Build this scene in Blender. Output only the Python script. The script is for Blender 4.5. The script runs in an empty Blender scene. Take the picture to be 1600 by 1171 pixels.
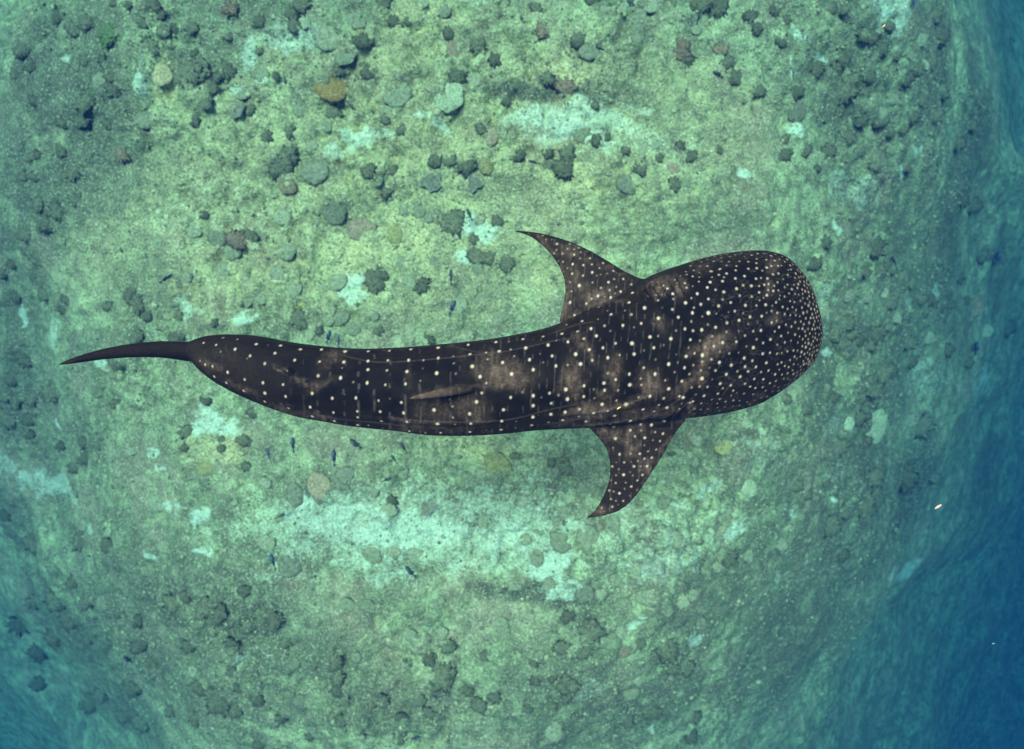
import bpy, bmesh, math, random
import numpy as np
from mathutils import Vector, Matrix
from mathutils.kdtree import KDTree

random.seed(7)
rng = np.random.default_rng(7)
scene = bpy.context.scene
C = scene.collection

# ------------------------------------------------------------------ camera
CAM_H = 5.3            # metres above the shark's mid plane (z = 0)
SHARK_PX = 0.005       # metres covered by one photo pixel in that plane
cam_data = bpy.data.cameras.new('camera')
cam_data.sensor_width = 36.0
cam_data.lens = 36.0 * CAM_H / 8.0
cam_data.clip_start = 0.05
cam_data.clip_end = 400.0
cam_data.dof.use_dof = True
cam_data.dof.focus_distance = 5.0
cam_data.dof.aperture_fstop = 1.05
cam = bpy.data.objects.new('camera', cam_data)
cam.location = (0, 0, CAM_H)
C.objects.link(cam)
scene.camera = cam

# ------------------------------------------------------------------ sky and sun
SUN_EL, SUN_AZ = math.radians(77), math.radians(-35)   # azimuth from +Y (top of the picture) towards +X
world = bpy.data.worlds.new('World')
scene.world = world
world.use_nodes = True
wn = world.node_tree
bg = wn.nodes['Background']
sky = wn.nodes.new('ShaderNodeTexSky')
sky.sky_type = 'NISHITA'
sky.sun_disc = False
sky.sun_elevation = SUN_EL
sky.sun_rotation = SUN_AZ
wn.links.new(sky.outputs[0], bg.inputs[0])
bg.inputs[1].default_value = 0.10
sun_data = bpy.data.lights.new('sun', 'SUN')
sun_data.energy = 4.0
sun_data.angle = math.radians(20)       # the rippled surface spreads the sunlight
sun_data.color = (1.0, 0.95, 0.82)
sun = bpy.data.objects.new('sun', sun_data)
d = Vector((math.sin(SUN_AZ) * math.cos(SUN_EL), math.cos(SUN_AZ) * math.cos(SUN_EL), math.sin(SUN_EL)))
sun.rotation_euler = d.to_track_quat('Z', 'Y').to_euler()
sun.location = d * 30
C.objects.link(sun)

vs = scene.view_settings
vs.view_transform = 'Standard'
vs.look = 'None'
vs.exposure = 1.85
vs.gamma = 1.0
vs.use_curve_mapping = False
scene.render.engine = 'CYCLES'
cy = scene.cycles
cy.use_denoising = True
cy.max_bounces = 6
cy.diffuse_bounces = 2
cy.glossy_bounces = 1
cy.volume_bounces = 0
cy.transparent_max_bounces = 4

# sea water: per metre scattering / absorption, used by the haze box
WATER_DENSITY = 0.055
WATER_SCATTER = (0.003, 0.014, 0.056)
WATER_ABSORB = (0.004, 0.25, 0.46)


# ------------------------------------------------------------------ helpers
def tag(o, label=None, cat=None, group=None, kind=None):
    if label: o['label'] = label
    if cat: o['category'] = cat
    if group: o['group'] = group
    if kind: o['kind'] = kind
    return o


def new_obj(name, mesh, mat=None, parent=None):
    o = bpy.data.objects.new(name, mesh)
    if mat is not None and mesh is not None and not mesh.materials:
        mesh.materials.append(mat)
    C.objects.link(o)
    if parent is not None:
        o.parent = parent
    return o


def grid_mesh(name, V, nu, nv, wrap_v=True, cap0=False, cap1=False):
    faces = []
    for i in range(nu - 1):
        for j in range(nv if wrap_v else nv - 1):
            k = (j + 1) % nv
            faces.append((i * nv + j, i * nv + k, (i + 1) * nv + k, (i + 1) * nv + j))
    if cap0: faces.append(tuple(range(nv - 1, -1, -1)))
    if cap1: faces.append(tuple((nu - 1) * nv + j for j in range(nv)))
    return V, faces


def mesh_from(name, V, F, smooth=True):
    me = bpy.data.meshes.new(name)
    me.from_pydata([tuple(v) for v in V], [], F)
    me.update()
    if smooth:
        me.polygons.foreach_set('use_smooth', [True] * len(me.polygons))
    return me


def hash2(ix, iy, seed):
    h = (ix.astype(np.int64) * 374761393 + iy.astype(np.int64) * 668265263 + seed * 1442695041) & 0xFFFFFFFF
    h = ((h ^ (h >> 13)) * 1274126177) & 0xFFFFFFFF
    h = (h ^ (h >> 16)) & 0xFFFFFFFF
    return h.astype(np.float64) / 4294967295.0


def vnoise(x, y, seed):
    ix, iy = np.floor(x), np.floor(y)
    fx, fy = x - ix, y - iy
    u, v = fx * fx * fx * (fx * (fx * 6 - 15) + 10), fy * fy * fy * (fy * (fy * 6 - 15) + 10)
    a, b = hash2(ix, iy, seed), hash2(ix + 1, iy, seed)
    c, e = hash2(ix, iy + 1, seed), hash2(ix + 1, iy + 1, seed)
    return (a * (1 - u) + b * u) * (1 - v) + (c * (1 - u) + e * u) * v * 1.0


def fbm(x, y, octs, seed, gain=0.5):
    s, a, t = 0.0, 1.0, 0.0
    for o in range(octs):
        s = s + a * (vnoise(x * 2 ** o + 17.3 * o, y * 2 ** o - 9.1 * o, seed + o) * 2 - 1)
        t += a
        a *= gain
    return s / t


def lumps(x, y, seed):
    """rounded knobs: 1 in the middle of a cell's knob, 0 between knobs"""
    ix, iy = np.floor(x), np.floor(y)
    best = np.zeros_like(x)
    for dx in (-1, 0, 1):
        for dy in (-1, 0, 1):
            cx, cy_ = ix + dx, iy + dy
            px = cx + 0.15 + 0.7 * hash2(cx, cy_, seed)
            py = cy_ + 0.15 + 0.7 * hash2(cx, cy_, seed + 91)
            r = 0.35 + 0.4 * hash2(cx, cy_, seed + 57)
            q = 1 - ((x - px) ** 2 + (y - py) ** 2) / (r * r)
            best = np.maximum(best, np.sqrt(np.maximum(q, 0)) * (0.4 + 0.6 * hash2(cx, cy_, seed + 33)))
    return best


def sstep(a, b, x):
    t = np.clip((x - a) / (b - a), 0, 1)
    return t * t * (3 - 2 * t)


def px_at(px, py, z):
    """point at height z that the photograph shows at pixel (px, py)"""
    s = SHARK_PX * (CAM_H - z) / CAM_H
    return np.array([(px - 800.0) * s, -(py - 585.5) * s, z])


# node helpers
def new_mat(name):
    m = bpy.data.materials.new(name)
    m.use_nodes = True
    nt = m.node_tree
    return m, nt, nt.nodes['Principled BSDF'], nt.nodes['Material Output']


def N(nt, typ, **kw):
    n = nt.nodes.new(typ)
    for k, v in kw.items():
        if k.startswith('in_'):
            n.inputs[k[3:].replace('_', ' ')].default_value = v
        else:
            setattr(n, k, v)
    return n


def noise(nt, vec, scale, detail=4.0, rough=0.6):
    n = N(nt, 'ShaderNodeTexNoise')
    n.inputs['Scale'].default_value = scale
    n.inputs['Detail'].default_value = detail
    n.inputs['Roughness'].default_value = rough
    nt.links.new(vec, n.inputs['Vector'])
    return n.outputs['Fac']


def ramp(nt, fac, stops):
    r = N(nt, 'ShaderNodeValToRGB')
    e = r.color_ramp.elements
    while len(e) < len(stops): e.new(0.5)
    for el, (p, c) in zip(e, stops):
        el.position = p
        el.color = (c, c, c, 1) if not isinstance(c, tuple) else (*c, 1)
    nt.links.new(fac, r.inputs[0])
    return r.outputs[0]


def mixc(nt, fac, a, b, mode='MIX'):
    m = N(nt, 'ShaderNodeMix', data_type='RGBA', blend_type=mode)
    for sock, v in ((m.inputs[0], fac), (m.inputs[6], a), (m.inputs[7], b)):
        if isinstance(v, (int, float)): sock.default_value = v
        elif isinstance(v, tuple): sock.default_value = (*v, 1)
        else: nt.links.new(v, sock)
    return m.outputs[2]


def math_n(nt, op, a, b=None, clamp=False):
    m = N(nt, 'ShaderNodeMath', operation=op, use_clamp=clamp)
    for sock, v in ((m.inputs[0], a), (m.inputs[1], b)):
        if v is None: continue
        if isinstance(v, (int, float)): sock.default_value = v
        else: nt.links.new(v, sock)
    return m.outputs[0]


def bump(nt, height, strength, dist, normal=None):
    b = N(nt, 'ShaderNodeBump')
    b.inputs['Strength'].default_value = strength
    b.inputs['Distance'].default_value = dist
    nt.links.new(height, b.inputs['Height'])
    if normal is not None: nt.links.new(normal, b.inputs['Normal'])
    return b.outputs[0]

# ------------------------------------------------------------------ seabed terrain
SEA_Z = -6.0
EDGE_Y = np.array([-60, -9, -6.2, -2.8, -0.15, 3.0, 6.2, 60])
EDGE_X = np.array([-14, -2.0, -0.2, 1.6, 2.5, 3.2, 3.8, 7])
SLOPE_Y = np.array([-60, -6, -2, 3, 7, 60])
BEND_V = np.array([0.016, 0.016, 0.022, 0.022, 0.017, 0.014])
SLOPE_V = np.array([0.92, 0.92, 0.92, 0.92, 0.92, 0.9])


def falloff(s, soft, slope, most, bend=0.0):
    s = np.maximum(s, 0)
    dr = slope * s * s / (s + soft) + bend * s * s
    return most * (1 - np.exp(-dr / most))


def height(X, Y, fine=True):
    X = np.asarray(X, float); Y = np.asarray(Y, float)
    wob = 0.8 * fbm(X * 0.22, Y * 0.22, 3, 5)
    z = SEA_Z + 0.30 * fbm(X * 0.30 + 3, Y * 0.30, 4, 11) + 0.10 * np.sin(X * 0.35 + 1) * np.cos(Y * 0.3)
    # reef slope falling away: right / lower right, lower left; outer edges sunk deeper to imitate lens vignette
    z = z - falloff(X - np.interp(Y, EDGE_Y, EDGE_X) + wob, 3.0, np.interp(Y, SLOPE_Y, SLOPE_V), 46, np.interp(Y, SLOPE_Y, BEND_V))
    z = z - falloff(-(X + 0.9 * Y) - 6.6 + wob, 3.5, 0.38, 14)
    z = z - falloff(-X - 5.0 + wob, 3.0, 0.68, 14)
    z = z - falloff(-Y - 4.0 + wob, 3.0, 0.45, 14) * (1 - sstep(-1.0, 4.5, X))
    z = z - falloff(Y - 6.0 + wob, 3.0, 0.4, 10)
    if fine:
        w1, w2 = 0.35 * fbm(X * 1.3, Y * 1.3, 2, 41), 0.35 * fbm(X * 1.3 + 8, Y * 1.3, 2, 43)
        rough = 0.35 + 0.65 * sstep(-0.25, 0.35, fbm(X * 0.45 - 5, Y * 0.45, 3, 77))
        a = lumps(X * 1.1 + w1, Y * 1.1 + w2, 3)
        b = lumps(X * 2.7 + w2 * 2, Y * 2.7 + w1 * 2, 21)
        c = lumps(X * 6.5 + w1 * 3, Y * 6.5, 23)
        rough = rough / (1 + 0.10 * np.maximum(0, SEA_Z - 0.5 - z))
        z = z + rough * (0.18 * a + 0.15 * b + 0.09 * c) + 0.07 * fbm(X * 3, Y * 3, 4, 31, 0.6)
    return z


def cast(px, py):
    """where the sight lines through photo pixels meet the seabed"""
    px, py = np.atleast_1d(np.asarray(px, float)), np.atleast_1d(np.asarray(py, float))
    dx, dy = (px - 800) * SHARK_PX / CAM_H, -(py - 585.5) * SHARK_PX / CAM_H
    D = np.full(px.shape, 9.5)
    done = np.zeros(px.shape, bool)
    for i in range(900):
        h = height(dx * D, dy * D)
        done |= (CAM_H - D) <= h
        if done.all() or D.max() > 70: break
        D = np.where(done, D, D + 0.05)
    return np.stack([dx * D, dy * D, CAM_H - D], 1)


def axis_coords(lo, hi, step, far, n):
    c = np.arange(lo, hi + step / 2, step)
    k = np.linspace(0, 1, n + 1)[1:]
    gp = c[-1] + step * n * k + (far - c[-1] - step * n) * k ** 3
    gm = c[0] - step * n * k + (-far - c[0] + step * n) * k ** 3
    return np.concatenate([gm[::-1], c, gp])


gx = axis_coords(-9.3, 13.5, 0.034, 48, 120)
gy = axis_coords(-10.0, 7.2, 0.034, 44, 90)
GX, GY = np.meshgrid(gx, gy, indexing='ij')
GZ = height(GX, GY)
nx, ny = len(gx), len(gy)
verts = np.stack([GX, GY, GZ], -1).reshape(-1, 3)
ii, jj = np.meshgrid(np.arange(nx - 1), np.arange(ny - 1), indexing='ij')
a0 = (ii * ny + jj).ravel()
quads = np.stack([a0, a0 + ny, a0 + ny + 1, a0 + 1], 1)
me = bpy.data.meshes.new('seabed')
me.vertices.add(len(verts)); me.vertices.foreach_set('co', verts.ravel())
me.loops.add(quads.size); me.loops.foreach_set('vertex_index', quads.ravel().astype(np.int32))
me.polygons.add(len(quads))
me.polygons.foreach_set('loop_start', np.arange(0, quads.size, 4, dtype=np.int32))
me.polygons.foreach_set('loop_total', np.full(len(quads), 4, dtype=np.int32))
me.update(calc_edges=True)
me.polygons.foreach_set('use_smooth', np.ones(len(quads), bool))

# what covers the rock: pale sand, yellowish crust, dark algae; plus painted glow, edge darkening, ledge shade
SAND = [(557,455,15,24,1.3),(735,350,26,14,1.1),(755,358,18,18,1.0),(387,497,9,10,1.2),(716,407,14,10,1.1),(1168,270,13,11,1.3),
 (553,207,22,10,1.0),(592,205,22,10,.9),(480,786,16,11,1.3),(560,815,120,26,.9),(640,832,110,26,1.0),(760,840,110,24,.8),(500,845,80,20,.6),
 (870,880,30,16,1.1),(880,915,20,14,.9),(785,845,14,18,1.0),(70,752,70,16,.7),(100,765,40,14,.6),(10,720,30,14,.5),(1420,890,40,16,.9),(1392,905,16,14,.9),(1530,600,70,30,.6),
 (860,185,60,26,.9),(930,190,50,22,.7),(905,205,20,14,.9),(990,165,30,10,.5),(690,200,12,8,.9),(460,70,40,16,.8),(450,50,25,20,.5),(990,8,16,10,1.3),(1390,15,50,25,.8),
 (1285,92,8,6,1.3),(1245,55,18,8,.9),(1230,107,6,8,1.1),(1433,234,8,5,1.3),(1408,270,6,7,1.2),(1250,195,10,6,.9),(1313,357,6,8,1.2),(1340,300,60,22,.5),
 (1300,345,8,8,.9),(290,485,20,8,.7),(85,520,14,30,.7),(35,490,8,14,1.0),(90,665,8,5,1.3),(320,660,22,18,1.0),(350,668,14,12,1.0),(240,705,10,6,.9),(250,733,7,6,1.2),
 (235,868,5,10,1.1),(140,820,8,10,.8),(320,805,18,12,1.0),(275,800,14,8,.9),(320,868,16,8,1.0),(160,570,20,10,1.0),(345,590,14,8,.9),(230,545,14,5,1.0),
 (215,110,12,20,.7),(225,140,14,22,.7),(110,98,8,6,.9),(390,85,16,18,.8),(405,118,10,12,.9),(370,150,12,10,.9),(530,240,16,10,.8),(660,180,14,8,.8),(560,220,12,8,1),
 (735,5,30,10,.5),(1150,830,16,8,.9),(1110,760,16,10,.8),(1060,790,20,14,.6),(1160,815,20,10,.6),(1040,880,60,30,.55),(1090,1002,9,9,1.0),(1025,1137,6,5,1.2),(990,975,10,8,.8),
 (900,818,14,10,.8),(820,830,12,14,.9),(920,1080,40,14,.4),(440,900,60,12,.4),(610,905,40,12,.6),(1215,898,7,6,1.2),(1298,783,8,8,1.1),(1240,795,10,6,.9),(1225,785,8,6,.8),
 (790,540,30,10,.3),(1290,470,20,20,.5),(1290,545,10,6,1.0),(1420,470,10,10,.7),(1460,455,10,12,.7),(1395,150,4,4,1.1),(285,1120,6,5,1.1),(388,1030,10,5,.9),(1305,655,40,20,.35),(1310,735,30,14,.4),
 (840,760,40,14,.4),(900,100,40,12,.3),(350,330,120,60,.25),(1000,220,90,26,.4),(250,530,60,30,.3),(640,825,250,60,.62),(1000,850,160,60,.4),(1180,700,60,40,.3),(1440,590,60,25,.4)]
YELLOW = [(560,300,340,160,.62),(880,200,270,130,.5),(300,360,220,120,.55),(640,370,52,26,1),(900,112,66,22,1),(905,288,56,18,1),(560,400,60,34,.8),(790,280,60,24,.8),(255,118,14,26,1.2),(350,285,150,55,.55),(745,240,50,26,.7),  # first broad patches paint a warm glow over the upper middle
 (660,40,60,40,.7),(600,95,40,30,.6),(570,205,60,30,.6),(870,430,40,24,.7),(740,690,60,24,.7),(330,705,45,26,.7),(700,360,40,40,.7),(760,450,60,40,.4),(430,170,60,20,.4),
 (520,270,40,30,.4),(455,400,60,24,.3),(870,100,60,20,.6),(1130,700,18,12,.7),(1060,250,60,14,.4),(220,330,90,40,.4),(1000,260,30,10,.6),(880,395,40,20,.5),(450,100,30,30,.4)]
DARK = [(1340,800,130,150,.75),(1250,1000,130,120,.7),(1420,450,90,150,.6),(1370,230,110,130,.45),(230,1000,210,140,.65),(60,620,70,150,.6),(110,170,120,140,.5),(1180,900,80,60,.4),(140,220,90,120,.9),(60,120,60,90,.9),(30,300,40,120,.9),(20,560,40,120,.9),(1480,380,60,120,.9),(1530,180,50,120,.9),(1400,600,60,60,.6),(30,830,60,60,.8),(1500,500,60,40,.7),(620,1110,260,40,.6),(980,1110,160,60,.7),(200,1110,120,50,.8),(90,330,70,60,.8),(40,430,40,70,.6),(150,60,60,60,.5),(300,950,160,60,.9),(350,920,60,40,.8),(110,1000,120,80,.8),(60,930,60,60,.7),  # large soft patches paint the darkening towards the edges
 (1350,690,40,110,1.0),(1420,780,90,80,1.0),(1330,180,70,70,.7),(1460,110,60,80,.8),(1460,250,60,60,.5),(1330,530,60,34,.8),(860,930,100,16,1.2),(850,140,90,10,1.3),(950,150,50,16,.8),(1010,165,60,18,.6),  # long thin patches paint the shade under ledges
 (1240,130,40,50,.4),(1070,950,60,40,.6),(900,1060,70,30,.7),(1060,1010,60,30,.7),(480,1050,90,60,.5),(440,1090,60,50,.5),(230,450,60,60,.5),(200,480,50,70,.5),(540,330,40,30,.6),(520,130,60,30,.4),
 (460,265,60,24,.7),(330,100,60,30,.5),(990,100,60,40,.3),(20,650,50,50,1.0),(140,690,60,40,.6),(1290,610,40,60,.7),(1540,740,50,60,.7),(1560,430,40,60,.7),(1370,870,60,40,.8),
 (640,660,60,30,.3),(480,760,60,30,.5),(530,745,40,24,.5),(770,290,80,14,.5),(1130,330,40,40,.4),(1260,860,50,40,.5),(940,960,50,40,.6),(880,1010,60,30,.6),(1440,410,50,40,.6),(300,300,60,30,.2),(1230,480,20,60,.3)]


def cover(patches, seed):
    P = np.array(patches, float)
    W = cast(P[:, 0], P[:, 1])
    out = np.zeros(GX.shape)
    wx = GX + 0.22 * fbm(GX * 2.2, GY * 2.2, 3, seed) + 0.08 * fbm(GX * 9, GY * 9, 2, seed + 3)
    wy = GY + 0.22 * fbm(GX * 2.2 + 5, GY * 2.2, 3, seed + 7) + 0.08 * fbm(GX * 9, GY * 9 + 4, 2, seed + 9)
    for (px, py, rx, ry, s), w in zip(patches, W):
        k = SHARK_PX * (CAM_H - w[2]) / CAM_H
        ax, ay = rx * k * 1.25, ry * k * 1.25
        i0, i1 = np.searchsorted(gx, [w[0] - 2.2 * ax - .4, w[0] + 2.2 * ax + .4])
        j0, j1 = np.searchsorted(gy, [w[1] - 2.2 * ay - .4, w[1] + 2.2 * ay + .4])
        if i1 <= i0 or j1 <= j0: continue
        sl = (slice(i0, i1), slice(j0, j1))
        q = ((wx[sl] - w[0]) / ax) ** 2 + ((wy[sl] - w[1]) / ay) ** 2
        out[sl] = np.maximum(out[sl], s * (1 - sstep(0.05, 1.7, q)))
    return out


cov = np.ones((nx, ny, 4), np.float32)
cov[..., 0] = cover(SAND, 101)
cov[..., 1] = cover(YELLOW, 141)
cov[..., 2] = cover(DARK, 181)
ca = me.color_attributes.new('cover', 'FLOAT_COLOR', 'POINT')
ca.data.foreach_set('color', cov.reshape(-1))


def seabed_material():
    m, nt, bs, out = new_mat('seabed_rubble')
    tc = N(nt, 'ShaderNodeTexCoord')
    P = tc.outputs['Object']
    at = N(nt, 'ShaderNodeAttribute', attribute_name='cover')
    sep = N(nt, 'ShaderNodeSeparateColor')
    nt.links.new(at.outputs['Color'], sep.inputs[0])
    n_big = noise(nt, P, 0.9, 5, 0.6)
    n_mid = noise(nt, P, 3.6, 8, 0.72)
    n_fine = noise(nt, P, 22, 5, 0.75)
    n_grit = noise(nt, P, 48, 3, 0.7)
    vor = N(nt, 'ShaderNodeTexVoronoi', feature='F1')
    vor.inputs['Scale'].default_value = 16
    nt.links.new(P, vor.inputs['Vector'])
    # turf covered rock
    rock = mixc(nt, ramp(nt, n_big, [(0.40, 0.0), (0.60, 1.0)]), (0.145, 0.195, 0.078), (0.335, 0.425, 0.165))
    rock = mixc(nt, ramp(nt, n_mid, [(0.36, 0.0), (0.60, 1.0)]), (0.10, 0.115, 0.052), rock)
    tan = ramp(nt, noise(nt, P, 0.65, 4, 0.6), [(0.50, 0.0), (0.66, 0.55)])
    rock = mixc(nt, tan, rock, (0.27, 0.22, 0.115))
    yel = mixc(nt, ramp(nt, n_fine, [(0.35, 0.0), (0.65, 1.0)]), (0.32, 0.32, 0.10), (0.60, 0.58, 0.21))
    f_y = math_n(nt, 'MULTIPLY', sep.outputs[1], ramp(nt, n_mid, [(0.35, 0.15), (0.6, 1.0)]), True)
    col = mixc(nt, f_y, rock, yel)
    # algae, with painted edge darkening and ledge shade
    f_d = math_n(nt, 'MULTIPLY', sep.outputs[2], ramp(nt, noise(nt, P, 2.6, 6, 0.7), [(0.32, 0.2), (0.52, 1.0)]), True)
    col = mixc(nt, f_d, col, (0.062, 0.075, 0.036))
    # small dark pits / pale grit everywhere
    col = mixc(nt, ramp(nt, n_fine, [(0.34, 0.85), (0.47, 0.0)]), col, (0.045, 0.055, 0.025))
    col = mixc(nt, ramp(nt, n_fine, [(0.54, 0.0), (0.68, 0.7)]), col, (0.62, 0.61, 0.32))
    # sand pockets
    f_s = math_n(nt, 'ADD', sep.outputs[0], math_n(nt, 'ADD', math_n(nt, 'MULTIPLY', math_n(nt, 'SUBTRACT', n_mid, 0.5), 1.8), math_n(nt, 'MULTIPLY', math_n(nt, 'SUBTRACT', n_fine, 0.5), 1.2)))
    sand_m = ramp(nt, f_s, [(0.25, 0.0), (1.25, 1.0)])
    sand = mixc(nt, ramp(nt, n_fine, [(0.3, 0.0), (0.7, 1.0)]), (0.36, 0.50, 0.28), (0.63, 0.80, 0.49))
    col = mixc(nt, math_n(nt, 'MULTIPLY', sand_m, 0.7), col, sand)
    col = mixc(nt, ramp(nt, n_grit, [(0.34, 0.6), (0.5, 0.0)]), col, (0.06, 0.07, 0.032))
    col = mixc(nt, ramp(nt, n_grit, [(0.56, 0.0), (0.70, 0.5)]), col, (0.66, 0.63, 0.36))
    nt.links.new(col, bs.inputs['Base Color'])
    bs.inputs['Roughness'].default_value = 0.95
    bs.inputs['Specular IOR Level'].default_value = 0.1
    hsum = math_n(nt, 'ADD', n_fine, math_n(nt, 'MULTIPLY', n_grit, 0.35))
    hsum = math_n(nt, 'SUBTRACT', hsum, math_n(nt, 'MULTIPLY', vor.outputs['Distance'], 0.5))
    nt.links.new(bump(nt, hsum, 0.9, 0.05), bs.inputs['Normal'])
    return m


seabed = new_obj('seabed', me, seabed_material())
tag(seabed, 'green and tan reef rubble seabed with pale sand pockets below the shark', kind='structure')

# ------------------------------------------------------------------ sea water (the haze box)
def water_box():
    m = bpy.data.materials.new('sea_water')
    m.use_nodes = True
    nt = m.node_tree
    nt.nodes.remove(nt.nodes['Principled BSDF'])
    pv = nt.nodes.new('ShaderNodeVolumePrincipled')
    pv.inputs['Color'].default_value = (*WATER_SCATTER, 1)
    pv.inputs['Absorption Color'].default_value = (*WATER_ABSORB, 1)
    pv.inputs['Density'].default_value = WATER_DENSITY
    pv.inputs['Anisotropy'].default_value = 0.0
    nt.links.new(pv.outputs[0], nt.nodes['Material Output'].inputs['Volume'])
    zb, zt = float(GZ.min()) - 1.0, CAM_H + 0.6
    V = [(sx * 49, sy * 45, z) for z in (zb, zt) for sx, sy in ((-1, -1), (1, -1), (1, 1), (-1, 1))]
    F = [(3, 2, 1, 0), (4, 5, 6, 7), (0, 1, 5, 4), (1, 2, 6, 5), (2, 3, 7, 6), (3, 0, 4, 7)]
    o = new_obj('haze', mesh_from('haze', V, F, False), m)
    tag(o, 'blue green sea water filling the whole view', kind='stuff')


water_box()

# ------------------------------------------------------------------ whale shark
# outline of the body seen from above (photo pixels), tail end to snout: (x, y) on the upper and lower edge
UP = [(236,543),(250,539),(265,536.2),(282,535),(299,533.5),(308,530),(321,526),(345,523),(370,523),(392,524),(420,528),(449,534),(486,539),(524,543),(561,545),(600,544.5),(640,542.5),(680,539),(720,535.5),(760,531),
      (800,524.5),(837,517),(865,509),(903,493),(932,480),(961,465),(990,448),(1011,434),(1035,424),(1059,416),(1084,408),(1118,399.5),(1151,394.4),(1180,392.4),(1202,394.4),
      (1222,401),(1239,415),(1253,432),(1263,450),(1270,470),(1276,488),(1279.5,503)]
LO = [(236,550),(250,553.5),(265,555.2),(283,556.5),(300,561),(308,571),(317,581),(336,596),(355,607),(374,617),(402,629),(430,640),(467,651.5),(505,658.5),(542,665),(580,669.5),(625,674),(667,679.6),(710,681),(752,680),
      (795,677),(837,672.5),(880,670),(919,668.5),(950,666),(978,663),(1000,660.5),(1020,658),(1040,656.5),(1060,655),(1081,653),(1107,649.5),(1135,645),(1160,639),(1185,631),
      (1208,618),(1230,603),(1250,587),(1266,570),(1275,553),(1280,538),(1281,524)]
TOP = [(236,.03),(260,.06),(280,.085),(300,.11),(320,.15),(350,.19),(400,.235),(450,.26),(600,.33),(750,.40),(850,.435),(950,.44),(1050,.42),(1120,.385),(1180,.335),(1220,.28),(1250,.215),(1265,.165),(1274,.115),(1280,.06)]
BOT = [(236,.03),(260,.06),(300,.11),(350,.19),(450,.27),(600,.38),(750,.48),(900,.50),(1050,.42),(1150,.33),(1220,.26),(1250,.21),(1270,.13),(1280,.06)]


def resample(pts, n):
    P = np.array(pts, float)
    t = np.linspace(0, len(P) - 1, n)
    i = np.clip(np.floor(t).astype(int), 0, len(P) - 2)
    f = (t - i)[:, None]
    p0, p1, p2, p3 = P[np.maximum(i - 1, 0)], P[i], P[i + 1], P[np.minimum(i + 2, len(P) - 1)]
    return 0.5 * ((2 * p1) + (-p0 + p2) * f + (2 * p0 - 5 * p1 + 4 * p2 - p3) * f ** 2 + (-p0 + 3 * p1 - 3 * p2 + p3) * f ** 3)


parts = []          # (verts, faces) of the pieces that are fused into one skin
NU, NV = 420, 176
U, L = resample(UP, NU), resample(LO, NU)
mid = (U + L) / 2
half = (U - L) / 2
phi = np.linspace(0, 2 * math.pi, NV, endpoint=False)
tx = np.array(TOP); bx = np.array(BOT)
body = np.zeros((NU, NV, 3))
loft_uv = np.zeros((NU, NV, 2))
RIDGE = [(26, 7), (50, 7), (130, 7), (154, 7)]      # degrees round the section, width
for i in range(NU):
    x = mid[i, 0]
    ht = np.interp(x, tx[:, 0], tx[:, 1]); hb = np.interp(x, bx[:, 0], bx[:, 1])
    c, s = np.cos(phi), np.sin(phi)
    e = 2 / 2.25
    cc = np.sign(c) * np.abs(c) ** e
    ss = np.sign(s) * np.abs(s) ** e
    grow = np.ones(NV)
    g = sstep(330, 480, x) * (1 - sstep(960, 1060, x))
    for a, w in RIDGE:
        grow += 0.030 * g * np.exp(-((np.degrees(phi) - a) / (w * 0.5)) ** 2)
    grow += 0.035 * sstep(480, 700, x) * (1 - sstep(900, 1100, x)) * np.exp(-((np.degrees(phi) - 90) / 7) ** 2)   # spine
    P2 = mid[i][None, :] + half[i][None, :] * (cc * np.where(s > 0, grow, 1.0))[:, None]
    z = np.where(ss > 0, ss * ht * grow, ss * hb)
    body[i, :, 0] = (P2[:, 0] - 800) * SHARK_PX
    body[i, :, 1] = -(P2[:, 1] - 585.5) * SHARK_PX
    body[i, :, 2] = z
    loft_uv[i, :, 0] = i / (NU - 1)
    loft_uv[i, :, 1] = np.degrees(phi)
V, F = grid_mesh('body', body.reshape(-1, 3), NU, NV, True, False, False)
V = np.concatenate([V, body[0].mean(0)[None] + [[-0.01, 0, 0]], body[-1].mean(0)[None] + [[0.012, 0, 0]]])
n0 = NU * NV
for j in range(NV):
    F.append((n0, (j + 1) % NV, j))
    F.append((n0 + 1, (NU - 1) * NV + j, (NU - 1) * NV + (j + 1) % NV))
parts.append((V, F))


def pl_resample(pts, n):
    P = np.array(pts, float)
    d = np.concatenate([[0], np.cumsum(np.linalg.norm(np.diff(P, axis=0), axis=1))])
    t = np.linspace(0, d[-1], n)
    # catmull through the points by arc length
    Q = resample(pts, 400)
    dq = np.concatenate([[0], np.cumsum(np.linalg.norm(np.diff(Q, axis=0), axis=1))])
    t = np.linspace(0, dq[-1], n)
    return np.stack([np.interp(t, dq, Q[:, 0]), np.interp(t, dq, Q[:, 1])], 1)


def section(nc):
    """closed aerofoil section: chord 0..1, thickness -1..1 (thickest at a third)"""
    t = np.linspace(0, 2 * math.pi, nc, endpoint=False)
    c = 0.5 - 0.5 * np.cos(t)
    y = np.sin(t) * (1.0 - 0.45 * c)
    return c, y / np.abs(y).max()


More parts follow.
